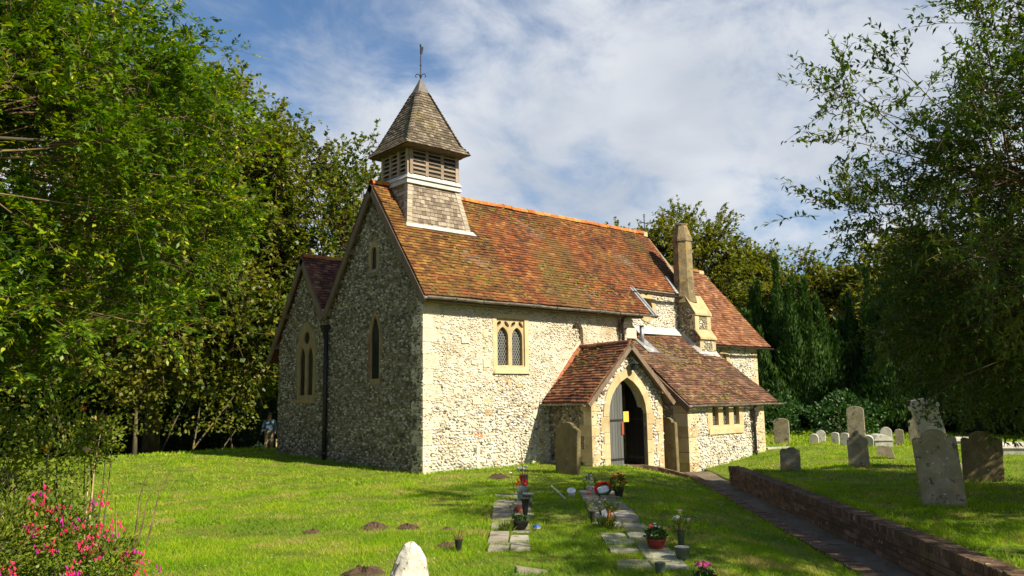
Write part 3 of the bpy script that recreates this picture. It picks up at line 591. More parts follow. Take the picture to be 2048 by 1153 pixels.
# north slope of nave and the aisle roof
nr2 = deckpoly('nave_roof_north', [(-.14, 4.5, nz(4.5)), (10.5, 4.5, nz(4.5)), (10.5, 2.1, 7.15), (-.14, 2.1, 7.15)], .09, 'wood', church)
roof('', (0, 4.5, nz(4.5)), (1, 0, 0), (0, -2.4, 3.15), Ln, lambda v: (-.16, 10.5), .165, .2, 'nave_tile', deck=False, parent=nr2)
AS = 1.34
ar = deckpoly('aisle_roof', [(-.14, 4.45, 5.8-AS*1.4), (8.9, 4.45, 5.8-AS*1.4), (8.9, 5.85, 5.8), (-.14, 5.85, 5.8)], .08, 'wood', church)
roof('', (0, 4.4, 5.8-AS*1.45), (1, 0, 0), (0, 1.45, AS*1.45), 1.45*math.hypot(1, AS), lambda v: (-.16, 8.9), .165, .1, 'porch_tile', deck=False, parent=ar)
b = MB(); b.hexa([(-.14, 8.02, 2.8), (8.9, 8.02, 2.8), (8.9, 5.85, 5.7), (-.14, 5.85, 5.7), (-.14, 8.05, 2.9), (8.9, 8.05, 2.9), (8.9, 5.85, 5.8), (-.14, 5.85, 5.8)]); b.build('aisle_roof_north', 'porch_tile', church)
# chancel roof
CVl = math.hypot(2.2, 2.2*RS); CV = Vector((0, 1, RS)).normalized()
cr_ = deckpoly('chancel_roof', [(10.6, -.08, 6.12-RS*2.18), (14.42, -.08, 6.12-RS*2.18), (13.75, 2.1, 6.12), (10.6, 2.1, 6.12)], .08, 'wood', church)
roof('', (0, -.1, 6.12-RS*2.2), (1, 0, 0), CV, CVl, lambda v: (10.62, 14.44-.7*v/CVl), .165, .1, 'chancel_tile', deck=False, parent=cr_)
b = MB(); b.hexa([(10.6, 4.3, 3.2), (14.4, 4.3, 3.2), (13.75, 2.1, 6.04), (10.6, 2.1, 6.04), (10.6, 4.3, 3.28), (14.4, 4.3, 3.28), (13.75, 2.1, 6.11), (10.6, 2.1, 6.11)]); b.build('chancel_roof_north', 'chancel_tile', church)
# vestry lean-to roof
VVl = 2.62*math.hypot(1, .81)
roof('vestry_roof', (0, -2.2, LZ(-2.2)), (1, 0, 0), (0, 1, .81), VVl, lambda v: (6.88, 11.15-.05*v), .165, .10, 'vestry_tile', h=.03, jit=1.5)
# porch roof
pe = 1.42; pz0 = 1.53; pz1 = 3.0; pl = math.hypot(pe, pz1-pz0)
Lv = tuple(PO-PU*pe+PV*2.0+Vector((0, 0, pz0)))
roof('porch_roof', Lv, tuple(-PV), tuple(PU*pe+Vector((0, 0, pz1-pz0))), pl, lambda v: (0, 1.98-0.1*v), .16, .095, 'porch_tile', h=.034, parts=lambda u, v: True, jit=1.3)
Rv = tuple(PO+PU*pe+PV*2.0+Vector((0, 0, pz0)))
roof('porch_roof', Rv, tuple(-PV), tuple(-PU*pe+Vector((0, 0, pz1-pz0))), pl, lambda v: (0, 2.0), .16, .1, 'porch_tile', h=.03)
# ridge tiles
def ridge(a, b_, step, r, m, parent, name='ridge_tile'):
    a, b_ = Vector(a), Vector(b_); n = max(1, int((b_-a).length/step)); d = (b_-a)/n; s = d.cross(Vector((0, 0, 1))).normalized()
    for i in range(n):
        mb = MB(); p0, p1 = a+d*i+d*.015, a+d*(i+1)-d*.015; vs = []; rr = r*random.uniform(.94, 1.06); dz = random.uniform(-.012, .012)
        for p in (p0, p1):
            for ro in (rr, rr-.02):
                for k in range(7): g = math.pi*(k/6)*1.1-.05*math.pi; vs.append(p+s*math.cos(g)*ro+Vector((0, 0, math.sin(g)*ro*.85-.03+dz)))
        fs = []
        for k in range(6): fs += [(k, k+1, 14+k+1, 14+k), (7+k, 7+k+1, 21+k+1, 21+k), (k, k+1, 7+k+1, 7+k), (14+k, 14+k+1, 21+k+1, 21+k)]
        mb.add(vs, fs); mb.build(name, m, parent)
ridge((-.16, 2.1, 7.13), (.45, 2.1, 7.13), .3, .13, 'ridge_tile', nave_roof); ridge((2.0, 2.1, 7.13), (10.45, 2.1, 7.13), .31, .13, 'ridge_tile', nave_roof)
ridge((-.15, 5.85, 5.78), (2.6, 5.85, 5.78), .31, .12, 'ridge_tile', ar); ridge((10.7, 2.1, 6.1), (13.45, 2.1, 6.1), .31, .12, 'chancel_tile', cr_)
prf = bpy.data.objects['porch_roof']
ridge(PO+PV*2.0+Vector((0, 0, 2.99)), PO+PV*0+Vector((0, 0, 3.01)), .4, .10, 'porch_tile', prf)
b = MB(); b.box((10.45, 2.0, 7.04), (10.62, 2.2, 7.19), jit=.02); b.build('ridge_cap', 'stone', church); b = MB(); b.box((13.5, 2.0, 6.0), (13.75, 2.2, 6.14), jit=.02); b.build('ridge_cap', 'stone', church)
# cross on the east end of the nave ridge
b = MB(); b.tube([(10.6, 2.1, 7.1), (10.6, 2.1, 7.75)], .018, 6); b.tube([(10.42, 2.1, 7.52), (10.78, 2.1, 7.52)], .018, 6)
for c in ((10.6, 7.78), (10.4, 7.52), (10.8, 7.52)):
    b.tube([(c[0]+.045*math.cos(a), 2.1, c[1]+.045*math.sin(a)) for a in np.linspace(0, 2*math.pi, 9)], .012, 5)
b.build('gable_cross', 'iron', church)
# hip / valley tiles where porch roof meets the nave wall
for i in range(9):
    t0, t1 = i/9, (i+1)/9; mb = MB()
    a = PO-PU*(pe*(1-t0))+Vector((0, 0, pz0+(pz1-pz0)*t0)); c = PO-PU*(pe*(1-t1))+Vector((0, 0, pz0+(pz1-pz0)*t1)); up = Vector((0, 0, .05)); 
    mb.hexa([a+PV*.02, a+PV*.16, c+PV*.16, c+PV*.02, a+PV*.02+up*2.2, a+PV*.17+up*.8, c+PV*.17+up*.6, c+PV*.02+up*2.0], random.random()); mb.build('verge_tile', 'palebrick' if i > 1 else 'porch_tile', prf)
mb = MB(); a = PO-PU*pe+Vector((0, 0, pz0)); c = PO+Vector((0, 0, pz1+.02)); mb.hexa([a+PV*.0, a+PV*.03, c+PV*.03, c+PV*.0, a+PV*.0+Vector((0, 0, .2)), a+PV*.03+Vector((0, 0, .17)), c+PV*.03+Vector((0, 0, .12)), c+PV*.0+Vector((0, 0, .16))]); mb.build('mortar_fillet', 'stone_pale', prf)
# barge boards, purlin ends, verges
def board(name, a, b_, w, th, side, m='wood', parent=church):
    a, b_, side = Vector(a), Vector(b_), Vector(side).normalized(); d = (b_-a).normalized(); n = d.cross(side).normalized()
    if n.z > 0: n = -n
    mb = MB(); mb.hexa([a, b_, b_+n*w, a+n*w, a+side*th, b_+side*th, b_+n*w+side*th, a+n*w+side*th]); return mb.build(name, m, parent)
for (y0, z0, y1, z1, pa) in ((-.34, 3.93, 2.1, 7.12, nave_roof), (4.5, nz(4.5)-.02, 2.1, 7.12, nave_roof), (4.5, 3.92, 5.85, 5.77, ar), (8.05, 2.82, 5.85, 5.77, ar)):
    board('bargeboard', (-.13, y0, z0-.03), (-.13, y1, z1-.03), .17, -.05, (1, 0, 0), parent=pa)
for y, z, pa in ((3.15, 5.55, nave_roof), (3.9, 4.6, nave_roof), (1.1, 5.6, nave_roof), (.35, 4.62, nave_roof), (6.9, 4.18, ar), (7.55, 3.32, ar)):
    b = MB(); b.box((-.15, y-.06, z-.12), (.05, y+.06, z+.02)); b.build('purlin_end', 'wood', pa)
a1 = PO+PV*2.0; 
board('bargeboard', a1-PU*(pe+.03)+Vector((0, 0, pz0-.03)), a1+Vector((0, 0, pz1-.02)), .11, .04, PV, 'wood', prf)
board('bargeboard', a1+PU*(pe+.03)+Vector((0, 0, pz0-.03)), a1+Vector((0, 0, pz1-.02)), .11, .04, PV, 'wood', prf)
vr = bpy.data.objects['vestry_roof']
board('bargeboard', (6.87, -2.25, LZ(-2.25)-.02), (6.87, .42, LZ(.42)-.02), .16, -.04, (1, 0, 0), 'wood', vr)
for s in (-1, 1):
    b = MB(); c = PO+PU*(s*1.0)+PV*1.8+Vector((0, 0, 1.72)); b.hexa([c+PU*x+PV*y+Vector((0, 0, z)) for z in (0, .09) for x, y in ((0, 0), (.09, 0), (.09, .22), (0, .22))]); b.build('purlin_end', 'wood', prf)
# soffit under the nave eave
b = MB(); b.box((0, -.26, 3.88), (7.5, .0, 3.93)); b.build('eave_soffit', 'wood', nave_roof)
# gutters and pipes
def gutter(a, b_, r=.06, m='gutter'):
    a, b_ = Vector(a), Vector(b_); d = (b_-a); s = d.cross(Vector((0, 0, 1))).normalized(); n = 5; k2 = 7; mb = MB(); vs = []
    N = int(d.length/.9)+1
    for i in range(N+1):
        p = a+d*i/N+Vector((0, 0, .008*math.sin(i*2.1)))
        for k in range(k2): g = math.pi+math.pi*k/(k2-1); vs.append(p+s*math.cos(g)*r+Vector((0, 0, math.sin(g)*r)))
        for k in range(k2): g = math.pi+math.pi*k/(k2-1); vs.append(p+s*math.cos(g)*(r-.008)+Vector((0, 0, math.sin(g)*(r-.008))))
    fs = []
    for i in range(N):
        o = i*2*k2; q = o+2*k2
        for k in range(k2-1): fs += [(o+k, o+k+1, q+k+1, q+k), (o+k2+k, o+k2+k+1, q+k2+k+1, q+k2+k)]
        fs += [(o, o+k2, q+k2, q), (o+k2-1, o+2*k2-1, q+2*k2-1, q+k2-1)]
    mb.add(vs, fs); g = mb.build('gutter', m, church, smooth=False)
    for i in range(N+1):
        p = a+d*i/N; mb = MB(); mb.tube([p+s*math.cos(w)*(r+.012)+Vector((0, 0, math.sin(w)*(r+.012))) for w in np.linspace(math.pi, 2*math.pi, 7)], .014, 5); mb.build('gutter_bracket', m, g)
gutter((-.16, -.37, 3.97), (7.95, -.37, 3.97)); gutter((7.5, .2, 4.73), (10.45, .2, 4.73), .06, 'pipe'); gutter((6.85, -2.28, 1.40), (11.3, -2.28, 1.40)); gutter((11.0, -.15, 3.2), (14.5, -.15, 3.2), .055, 'pipe')
gutter(PO-PU*(pe+.07)+PV*1.95+Vector((0, 0, 1.5)), PO-PU*(pe+.07)+PV*.05+Vector((0, 0, 1.5)), .05)
def pipe(pts, r, hopper=None, m='pipe', extra=()):
    mb = MB(); mb.tube(pts, r, 10); o = mb.build('downpipe', m, church, smooth=True)
    if hopper:
        mb = MB(); x, y, z = hopper; mb.lathe([(.06, -.28), (.07, -.14), (.12, -.1), (.13, 0), (.15, .02), (.15, .06), (.13, .06)], 4, (x, y, z), rot=math.pi/4); mb.build('hopper', m, o)
    zs = np.arange(min(p[2] for p in pts)+.4, max(p[2] for p in pts)-.2, .75)
    for z in zs:
        mb = MB(); p = pts[-1]; mb.lathe([(r+.006, -.03), (r+.02, -.03), (r+.02, .03), (r+.006, .03)], 10, (p[0], p[1], z)); mb.build('pipe_collar', m, o)
pipe([(-.1, 4.42, 3.5), (-.1, 4.42, -.1)], .06, (-.13, 4.42, 3.62), 'iron')
pipe([(6.75, -.3, 3.95), (6.75, -.12, 3.82), (6.75, -.12, 2.4)], .05, (6.75, -.14, 3.66))
pipe([(9.95, -2.22, 1.36), (9.95, -2.15, 1.2), (9.95, -2.15, -.35)], .045, (9.95, -2.17, 1.16))
pipe([(11.35, .08, 3.1), (11.35, .08, 2.0)], .04)
b = MB(); b.tube([(7.72, .0, 3.05), (7.72, .0, 3.7)], .065, 12); b.build('flue_pipe', 'lead', church, smooth=True)
b = MB(); b.add([(7.5, -.42, LZ(-.42)+.045), (7.98, -.42, LZ(-.42)+.045), (7.98, .1, LZ(.1)+.05), (7.5, .1, LZ(.1)+.05)], [(0, 1, 2, 3)]); b.build('flue_flashing', 'lead', church)
# lead strip on the nave roof kick
b = MB(); q = [Vector(P(7.80, -.08)), Vector(P(8.02, -.08)), Vector(P(7.80, vb+.02)), Vector(P(7.58, vb+.02))]; N_ = Vector((0, -Vn.z, Vn.y)); b.hexa([p-N_*.05 for p in q]+[p+N_*.05 for p in q]); b.build('verge_flashing', 'lead', nave_roof)
b = MB(); q = [Vector(P(7.9, -.08)), Vector(P(7.94, -.08)), Vector(P(7.72, vb+.02)), Vector(P(7.68, vb+.02))]; b.hexa([p+N_*.052 for p in q]+[p+N_*.075 for p in q]); b.build('flashing_roll', 'lead', nave_roof)
b = MB(); b.hexa([(-.14, 4.38, 3.92), (3, 4.38, 3.92), (3, 4.56, 3.92), (-.14, 4.56, 3.92), (-.16, 4.3, 4.12), (3, 4.3, 4.12), (3, 4.62, 4.12), (-.16, 4.62, 4.12)]); b.build('valley_gutter', 'lead', church)

# ------------------------------------------------------------------ chimney with its buttress
def fr(x0, x1, y, z): return (x0, y, z), (x1, y, z)
BX0, BX1 = 10.05, 10.85
b = MB(); prof = [(.5, 2.4), (-.35, 2.4), (-.35, 3.38), (-.2, 3.62), (-.2, 4.14), (.12, 4.70), (.5, 4.75)]
n = len(prof); b.add([(BX0, y, z) for y, z in prof]+[(BX1, y, z) for y, z in prof], [tuple(range(n)), tuple(range(n, 2*n))]+[(i, (i+1) % n, n+(i+1) % n, n+i) for i in range(n)])
chim = b.build('buttress', 'mortar_shaded', church)
flints(chim, fW(BX0), [(-.3, 2.5), (.45, 2.5), (.45, 4.6), (-.1, 4.3), (-.16, 3.6), (-.3, 3.4)], [], .07, 'flint_shaded', .9)
flints(chim, fS(-.35), [(BX0+.1, 2.9), (BX1-.1, 2.9), (BX1-.1, 3.3), (BX0+.1, 3.3)], [], .06, 'flint', .7); flints(chim, fS(-.2), [(BX0+.15, 3.7), (BX1-.15, 3.7), (BX1-.15, 4.05), (BX0+.15, 4.05)], [], .06, 'flint', .7)
for (y0, z0, y1, z1) in ((-.35, 3.36, -.17, 3.66), (-.2, 4.12, .14, 4.74)):
    b = MB(); b.hexa([(BX0-.03, y0-.05, z0), (BX1+.03, y0-.05, z0), (BX1+.03, y1, z1), (BX0-.03, y1, z1), (BX0-.03, y0-.05, z0+.06), (BX1+.03, y0-.05, z0+.06), (BX1+.03, y1, z1+.06), (BX0-.03, y1, z1+.06)]); b.build('weathering_stone', 'stone', chim)
for z in (2.75, 3.05, 3.68, 3.92):
    y = -.35 if z < 3.4 else -.2
    for s in (0, 1):
        x0 = BX0 if s == 0 else BX1-.18; b = MB(); b.box((x0-.008, y-.01, z), (x0+.188, y+.2, z+.24), jit=.003); b.build('quoin_stone', 'stone', chim)
b = MB(); cx, cy = 10.30, .34
b.lathe([(.42, 4.55), (.34, 4.95), (.33, 5.3)], 8, (cx, cy, 0), rot=R(12)); b.lathe([(.33, 5.3), (.31, 6.5)], 8, (cx, cy, 0), rot=R(12))
b.lathe([(.31, 6.5), (.345, 6.53), (.345, 6.6), (.2, 7.02), (.19, 7.05)], 8, (cx, cy, 0), rot=R(12)); b.lathe([(.17, 7.05), (.2, 7.07), (.2, 7.11), (.12, 7.13)], 10, (cx, cy, 0))
b.build('chimney_stack', 'chimney_stone', church)
q = [Vector(P(9.80, vb+.0)), Vector(P(9.97, vb+.0)), Vector(P(10.0, vb+.75)), Vector(P(9.86, vb+.75))]; b = MB(); b.hexa([p-N_*.02 for p in q]+[p+N_*.05 for p in q]); b.build('chimney_flashing', 'lead', church)
b = MB(); b.hexa([(9.98, -.52, LZ(-.52)), (10.95, -.52, LZ(-.52)), (10.95, -.3, LZ(-.3)), (9.98, -.3, LZ(-.3)), (10.0, -.44, LZ(-.52)+.1), (10.9, -.44, LZ(-.52)+.1), (10.9, -.3, LZ(-.3)+.1), (10.0, -.3, LZ(-.3)+.1)]); b.hexa([(9.93, -.4, LZ(-.4)+.02), (10.05, -.4, LZ(-.4)+.02), (10.05, .45, LZ(.45)+.02), (9.93, .45, LZ(.45)+.02), (9.98, -.4, LZ(-.4)+.1), (10.05, -.4, LZ(-.4)+.2), (10.05, .45, LZ(.45)+.2), (9.98, .45, LZ(.45)+.1)])
b.build('buttress_flashing', 'white_lead', church)

# ------------------------------------------------------------------ bell turret
BCX, BCY = 1.25, 1.88
turret = None
b = MB(); b.box((.48, 1.25, 7.2), (1.98, 2.5, 8.0)); turret = b.build('bell_turret', 'dark', church)
# shingled skirt: frustum
bot = [(.33, 1.17), (2.3, 1.17), (2.3, 2.6), (.33, 2.6)]; top = [(.42, 1.27), (1.98, 1.27), (1.98, 2.48), (.42, 2.48)]
zb, zt = 5.95, 7.06
def quadface(A, B, C, D, tw, g, m, name, parts=None, h=.02, parent=turret):
    """A,B bottom edge, C,D top edge (D above A)"""
    A, B, C, D = map(Vector, (A, B, C, D)); U = (B-A).normalized(); mid0 = (A+B)/2; mid1 = (C+D)/2
    V = (mid1-mid0); vl = V.length; V = V-U*V.dot(U); vl = V.length; V.normalize(); o = A
    la = (D-A).dot(U)/vl; lb = (C-B).dot(U)/vl; w = (B-A).length
    N = U.cross(V).normalized(); c = Vector((BCX, BCY, (A.z+D.z)/2))
    flip = N.dot((A+B)/2-c) < 0
    roof_face(o, U, V, -N if flip else N, vl, lambda v: (la*v, w+lb*v), tw, g, m, name, parts, h, parent)
def roof_face(O, U, V, N, vlen, lim, tw, g, m, name, parts, h, parent):
    rows = int(round(vlen/g)); g = vlen/rows; mb = MB(); meshes = {}
    for i in range(rows):
        v = i*g; u0, u1 = lim(v); u = u0-(random.uniform(.3, .7)*tw if i % 2 else 0)
        while u < u1-.005:
            w_ = tw*random.uniform(.85, 1.15); a, c = max(u, u0), min(u+w_-.006, u1); u += w_
            if c-a < .02: continue
            L = min(g*1.35, vlen-v); hh = h*random.uniform(.9, 1.3); P0 = O+U*a+V*(v+random.uniform(-.012, .006))
            if parts and parts(i, a):
                key = round((c-a)/.012)
                if key not in meshes:
                    vs, fs = tile_geo(key*.012, L, h*1.15, .002); me = bpy.data.meshes.new('shingle'); me.from_pydata(vs, [], fs); me.attributes.new('tint', 'FLOAT', 'FACE'); me.materials.append(MT[m]); meshes[key] = me
                M4 = Matrix((U, V, N)).transposed().to_4x4(); M4.translation = P0; obj('shingle', meshes[key], parent, mw=M4)
            else:
                vs, fs = tile_geo(c-a, L, hh, .002); mb.add([P0+U*x+V*y+N*z for x, y, z in vs], fs)
    if mb.f: mb.build(name, m, parent, kind='stuff')
b = MB(); b.hexa([(x+(.02 if x < 1 else -.02), y, zb-.3) for x, y in bot]+[(x, y, zt) for x, y in top]); b.build('turret_skirt', 'wood', turret)
B3 = [Vector((x, y, zb)) for x, y in bot]; T3 = [Vector((x, y, zt)) for x, y in top]
quadface(B3[0], B3[1], T3[1], T3[0], .13, .105, 'shingle', 'skirt_shingles', lambda i, a: True)
V0 = B3[3]; quadface(B3[0], B3[3], T3[3], T3[0], .12, .105, 'shingle', 'skirt_shingles')
quadface(B3[1], B3[2], T3[2], T3[1], .12, .105, 'shingle', 'skirt_shingles')
# pale corner slates
for (a, c) in ((B3[0], T3[0]), (B3[1], T3[1])):
    sgn = 1 if a is B3[0] else -1
    for k in range(10):
        t0, t1 = k/10, (k+1)/10; p, q = a.lerp(c, t0), a.lerp(c, t1); mb = MB(); o1 = Vector((0, -.03, 0)); w = Vector((sgn*.13, 0, 0)); ex = Vector((-sgn*.02, 0, 0))
        mb.hexa([p+o1+ex, p+o1+w, p+w, p+ex+Vector((0, .12, 0)), q+o1*.7+ex, q+o1*.7+w, q+w, q+ex+Vector((0, .12, 0))]); mb.build('corner_slate', 'corner_slate', turret)
# lead ledge
b = MB()
def frustum(b, x0, x1, y0, y1, z0, X0, X1, Y0, Y1, z1): b.hexa([(x0, y0, z0), (x1, y0, z0), (x1, y1, z0), (x0, y1, z0), (X0, Y0, z1), (X1, Y0, z1), (X1, Y1, z1), (X0, Y1, z1)])
frustum(b, .34, 2.06, 1.19, 2.58, 7.03, .37, 2.03, 1.22, 2.55, 7.16); frustum(b, .33, 2.07, 1.17, 2.6, 7.162, .42, 1.98, 1.26, 2.5, 7.30); b.build('lead_ledge', 'white_lead', turret)
# base flashing
FQ = [(.25, 2.33), (2.45, 2.33), (2.38, 2.47), (.30, 2.47)]; b = MB(); b.hexa([P(*q) for q in FQ]+[tuple(Vector(P(*q))+Vector((0, -Vn.z, Vn.y))*.055) for q in FQ]); b.build('base_flashing', 'white_lead', turret)
# louvred chamber
lx0, lx1, ly0, ly1, lz0, lz1 = .45, 1.97, 1.27, 2.5, 7.28, 8.0
def louvres(A, B, n):
    A, B = Vector(A), Vector(B); U = (B-A); w = U.length; U.normalize(); N = Vector((U.y, -U.x, 0))
    if N.dot(A-Vector((BCX, BCY, A.z))) < 0: N = -N
    pw2 = .09
    for k in range(n+1):
        c = A+U*(pw2/2+(w-pw2)*k/n); q = [c-U*pw2/2-N*.02, c+U*pw2/2-N*.02, c+U*pw2/2+N*.05, c-U*pw2/2+N*.05]; mb = MB(); mb.hexa([x for x in q]+[x+Vector((0, 0, lz1-lz0)) for x in q]); mb.build('post', 'louvre_wood', turret)
    bw = (w-pw2)/n-pw2
    for k in range(n):
        a = A+U*(pw2+(w-pw2)*k/n); c = a+U*bw
        for j in range(6):
            z = .03+j*.112; mb = MB(); dz = Vector((0, 0, 1)); p = [a+N*.045+dz*z, c+N*.045+dz*z, c-N*.05+dz*(z+.085), a-N*.05+dz*(z+.085)]
            mb.hexa(p+[x+dz*.028+N*.006 for x in p]); mb.build('louvre', 'louvre_wood', turret)
    mb = MB(); q = [A-N*.02, B-N*.02, B+N*.04, A+N*.04]; mb.hexa([x+Vector((0, 0, lz1-lz0-.06)) for x in q]+[x+Vector((0, 0, lz1-lz0)) for x in q]); mb.build('head_rail', 'louvre_wood', turret)
louvres((lx0, ly0, lz0), (lx1, ly0, lz0), 3); louvres((lx0, ly0, lz0), (lx0, ly1, lz0), 3); louvres((lx1, ly0, lz0), (lx1, ly1, lz0), 3)
# spire, slightly bell-cast
sp_lv = [(7.95, .98, .93), (8.2, .80, .76), (9.75, .16, .15), (10.2, .015, .015)]; SC_ = (BCX-.13, 1.80)
apx = (1.27, 1.95)
def ring(i):
    z, hx, hy = sp_lv[i]; t = (z-7.95)/(10.2-7.95); cx = SC_[0]+(apx[0]-SC_[0])*t; cy = SC_[1]+(apx[1]-SC_[1])*t
    return [Vector((cx-hx, cy-hy, z)), Vector((cx+hx, cy-hy, z)), Vector((cx+hx, cy+hy, z)), Vector((cx-hx, cy+hy, z))]
rings = [ring(i) for i in range(4)]
b = MB(); b.add([q for r_ in rings[:3] for q in [p+(Vector((SC_[0], SC_[1], p.z))-p)*.03 for p in r_]], [(3, 2, 1, 0), (8, 9, 10, 11)]+[(i*4+k, i*4+(k+1) % 4, (i+1)*4+(k+1) % 4, (i+1)*4+k) for i in range(2) for k in range(4)]); spire = b.build('spire', 'wood', church)
cnt = [0]
def lim300(i, a): cnt[0] += 1; return cnt[0] <= 290
for i in (0, 1):
    for k in (0, 3, 1, 2):
        A, B, C_, D_2 = rings[i][k], rings[i][(k+1) % 4], rings[i+1][(k+1) % 4], rings[i+1][k]
        if k == 3: A, B, C_, D_2 = B, A, D_2, C_
        quadface(A, B, C_, D_2, .115, .095, 'spire_shingle', 'spire_shingles', (lim300 if k in (0, 3) and i < 2 else None), .024, spire)
for k in range(4):   # hip shingles
    a, c = rings[1][k], rings[2][k]
    for j in range(17):
        p, q = a.lerp(c, j/17), a.lerp(c, (j+1)/17+.01); o = Vector((p.x-BCX, p.y-BCY, 0)).normalized()*.03; s = Vector((-o.y, o.x, 0))*2.3; mb = MB()
        mb.hexa([p-s, p+o*.3, p+s, p+Vector((0, 0, .02)), q-s+Vector((0, 0, -.01)), q, q+s+Vector((0, 0, -.01)), q+Vector((0, 0, .03))]) if False else mb.add([p+o+s, p+o*1.6, p+o-s, q+o*.2+s, q+o*.6, q+o*.2-s], [(0, 1, 4, 3), (1, 2, 5, 4), (0, 2, 1)])
        mb.build('hip_shingle', 'spire_shingle', spire)
b = MB(); vs = [p+(p-Vector((apx[0], apx[1], p.z)))*.15 for p in rings[2]]+[p for p in rings[3]]; b.add(vs, [(3, 2, 1, 0), (4, 5, 6, 7)]+[(k, (k+1) % 4, 4+(k+1) % 4, 4+k) for k in range(4)]); b.build('spire_cap', 'spire_cap', spire)
# weather vane
vx, vy = apx; root = MB(); root.tube([(vx, vy, 10.1), (vx, vy, 10.9)], .016, 8); vane = root.build('weather_vane', 'iron', church)
b = MB(); b.blob((vx, vy, 10.58), .03)
vd = Vector((.76, -.65, 0))
for s in (-1, 1):
    pts = []
    for i in range(12):
        a = i/11*4.4; r_ = .085*(1-i/15); pts.append(Vector((vx, vy, 10.27))+vd*s*(.10-r_*math.cos(a)*.9)+Vector((0, 0, r_*math.sin(a))))
    b.tube([Vector((vx, vy, 10.16))]+pts, .012, 5)
    p2 = Vector((-vd.y, vd.x, 0)); pts = [Vector((vx, vy, 10.25))+p2*s*(.09-.075*(1-i/15)*math.cos(i/11*4.4))+Vector((0, 0, .075*(1-i/15)*math.sin(i/11*4.4))) for i in range(12)]; b.tube([Vector((vx, vy, 10.16))]+pts, .012, 5)
b.build('scroll', 'iron', vane)
def cock():
    o = [(-.11, .16), (-.07, .05), (-.02, .0), (.02, .02), (.03, .1), (.02, .2), (.05, .27), (.03, .31), (-.01, .31), (-.02, .26), (-.05, .16), (-.06, .24), (-.1, .28), (-.13, .22)]
    o = [(x*.75, z*.95) for x, z in o]; mb = MB()
    dirv = Vector((.5, .86, 0)).normalized()*1
    dirv = (vd*.55+Vector((.65, .75, 0))*.8).normalized(); nn = Vector((-dirv.y, dirv.x, 0))
    mb.plate(lambda u, v, d: tuple(Vector((vx, vy, 10.88))-dirv*u+nn*d+Vector((0, 0, v))), o, [], -.012, .012, back=True); mb.build('cockerel', 'iron', vane)
cock()

# ------------------------------------------------------------------ garden wall, path edging
gw = thing('garden_wall', 'long low curving brick wall with brick-on-edge coping beside the path', 'wall', (0, 0, 0))
WD0, WD1 = -.55, -.77; TE = 1.0
def wpt(d, t, z): x, y = xy(d+.10*np.clip(1.6-t, 0, 1)**2, t); return Vector((x, y, z))
b = MB()
tt = list(np.linspace(TE+.01, 20, 80))
for i in range(len(tt)-1):
    q = [wpt(WD0-.008, tt[i], 0), wpt(WD1+.008, tt[i], 0), wpt(WD1+.008, tt[i+1], 0), wpt(WD0-.008, tt[i+1], 0)]
    b.hexa([(*p[:2], -.5) for p in q]+[(*p[:2], .005) for p in q], 0)
core = b.build('mortar_core', 'brick_joint', gw)
def brickmesh(l, w, h, m='brick'):
    mb = MB(); mb.box((-l/2, -w/2, -h/2), (l/2, w/2, h/2), 0, jit=.003); me = bpy.data.meshes.new('brick'); me.from_pydata(mb.v, [], mb.f); me.attributes.new('tint', 'FLOAT', 'FACE'); me.materials.append(MT[m])
    return me
stretchers = [brickmesh(.212, .09, .062) for _ in range(5)]; copers = [brickmesh(.066, .235, .10) for _ in range(5)]
ang = math.atan2(TD[1], TD[0])
bn = 0; far = MB(); farc = MB(); items = []
t = TE+.03
while t < 13.4: items.append(('c', t)); t += .0765
for row, z in enumerate((-.045, -.118, -.191, -.264)):
    t = TE+.1+(row % 2)*.11
    while t < 13.4: items.append(('s', t, z)); t += .222
def cdist(it): x, y = xy(WD0, it[1]); return math.hypot(x-CAM[0], y-CAM[1])
vis = [it for it in items if it[1] < 9.0]; vis.sort(key=cdist); keep = set(id(i) for i in vis[:298])
for it in items:
    if it[0] == 'c': p = wpt((WD0+WD1)/2, it[1], .045+random.uniform(-.006, .006)); me = random.choice(copers); dims = (.066, .235, .10)
    else: p = wpt(WD0-.036, it[1], it[2]); me = random.choice(stretchers); dims = (.212, .09, .062)
    bend = -.2*max(0, 1.6-it[1])*.5 if it[1] < 1.6 else 0
    M4 = Matrix.Translation(p) @ Matrix.Rotation(ang+bend+random.uniform(-.02, .02), 4, 'Z') @ Matrix.Rotation(random.uniform(-.025, .025), 4, 'X')
    if id(it) in keep: obj('brick', me, gw, mw=M4)
    else:
        l, w, h = dims; far.hexa([M4 @ Vector((x*l/2, y*w/2, z*h/2)) for z in (-1, 1) for x, y in ((-1, -1), (1, -1), (1, 1), (-1, 1))])
far.build('brick_courses', 'brick', gw, kind='stuff')
b = MB()
for i in range(40):
    t0, t1 = TE+.06+i*.31, TE+.06+(i+1)*.31; q = [wpt(WD0+.018, t0, 0), wpt(WD0-.05, t0, 0), wpt(WD0-.05, t1, 0), wpt(WD0+.018, t1, 0)]
    b.hexa([(*p[:2], -.012) for p in q]+[(*p[:2], -.001) for p in q], random.random())
b.build('creasing_course', 'brick', gw)
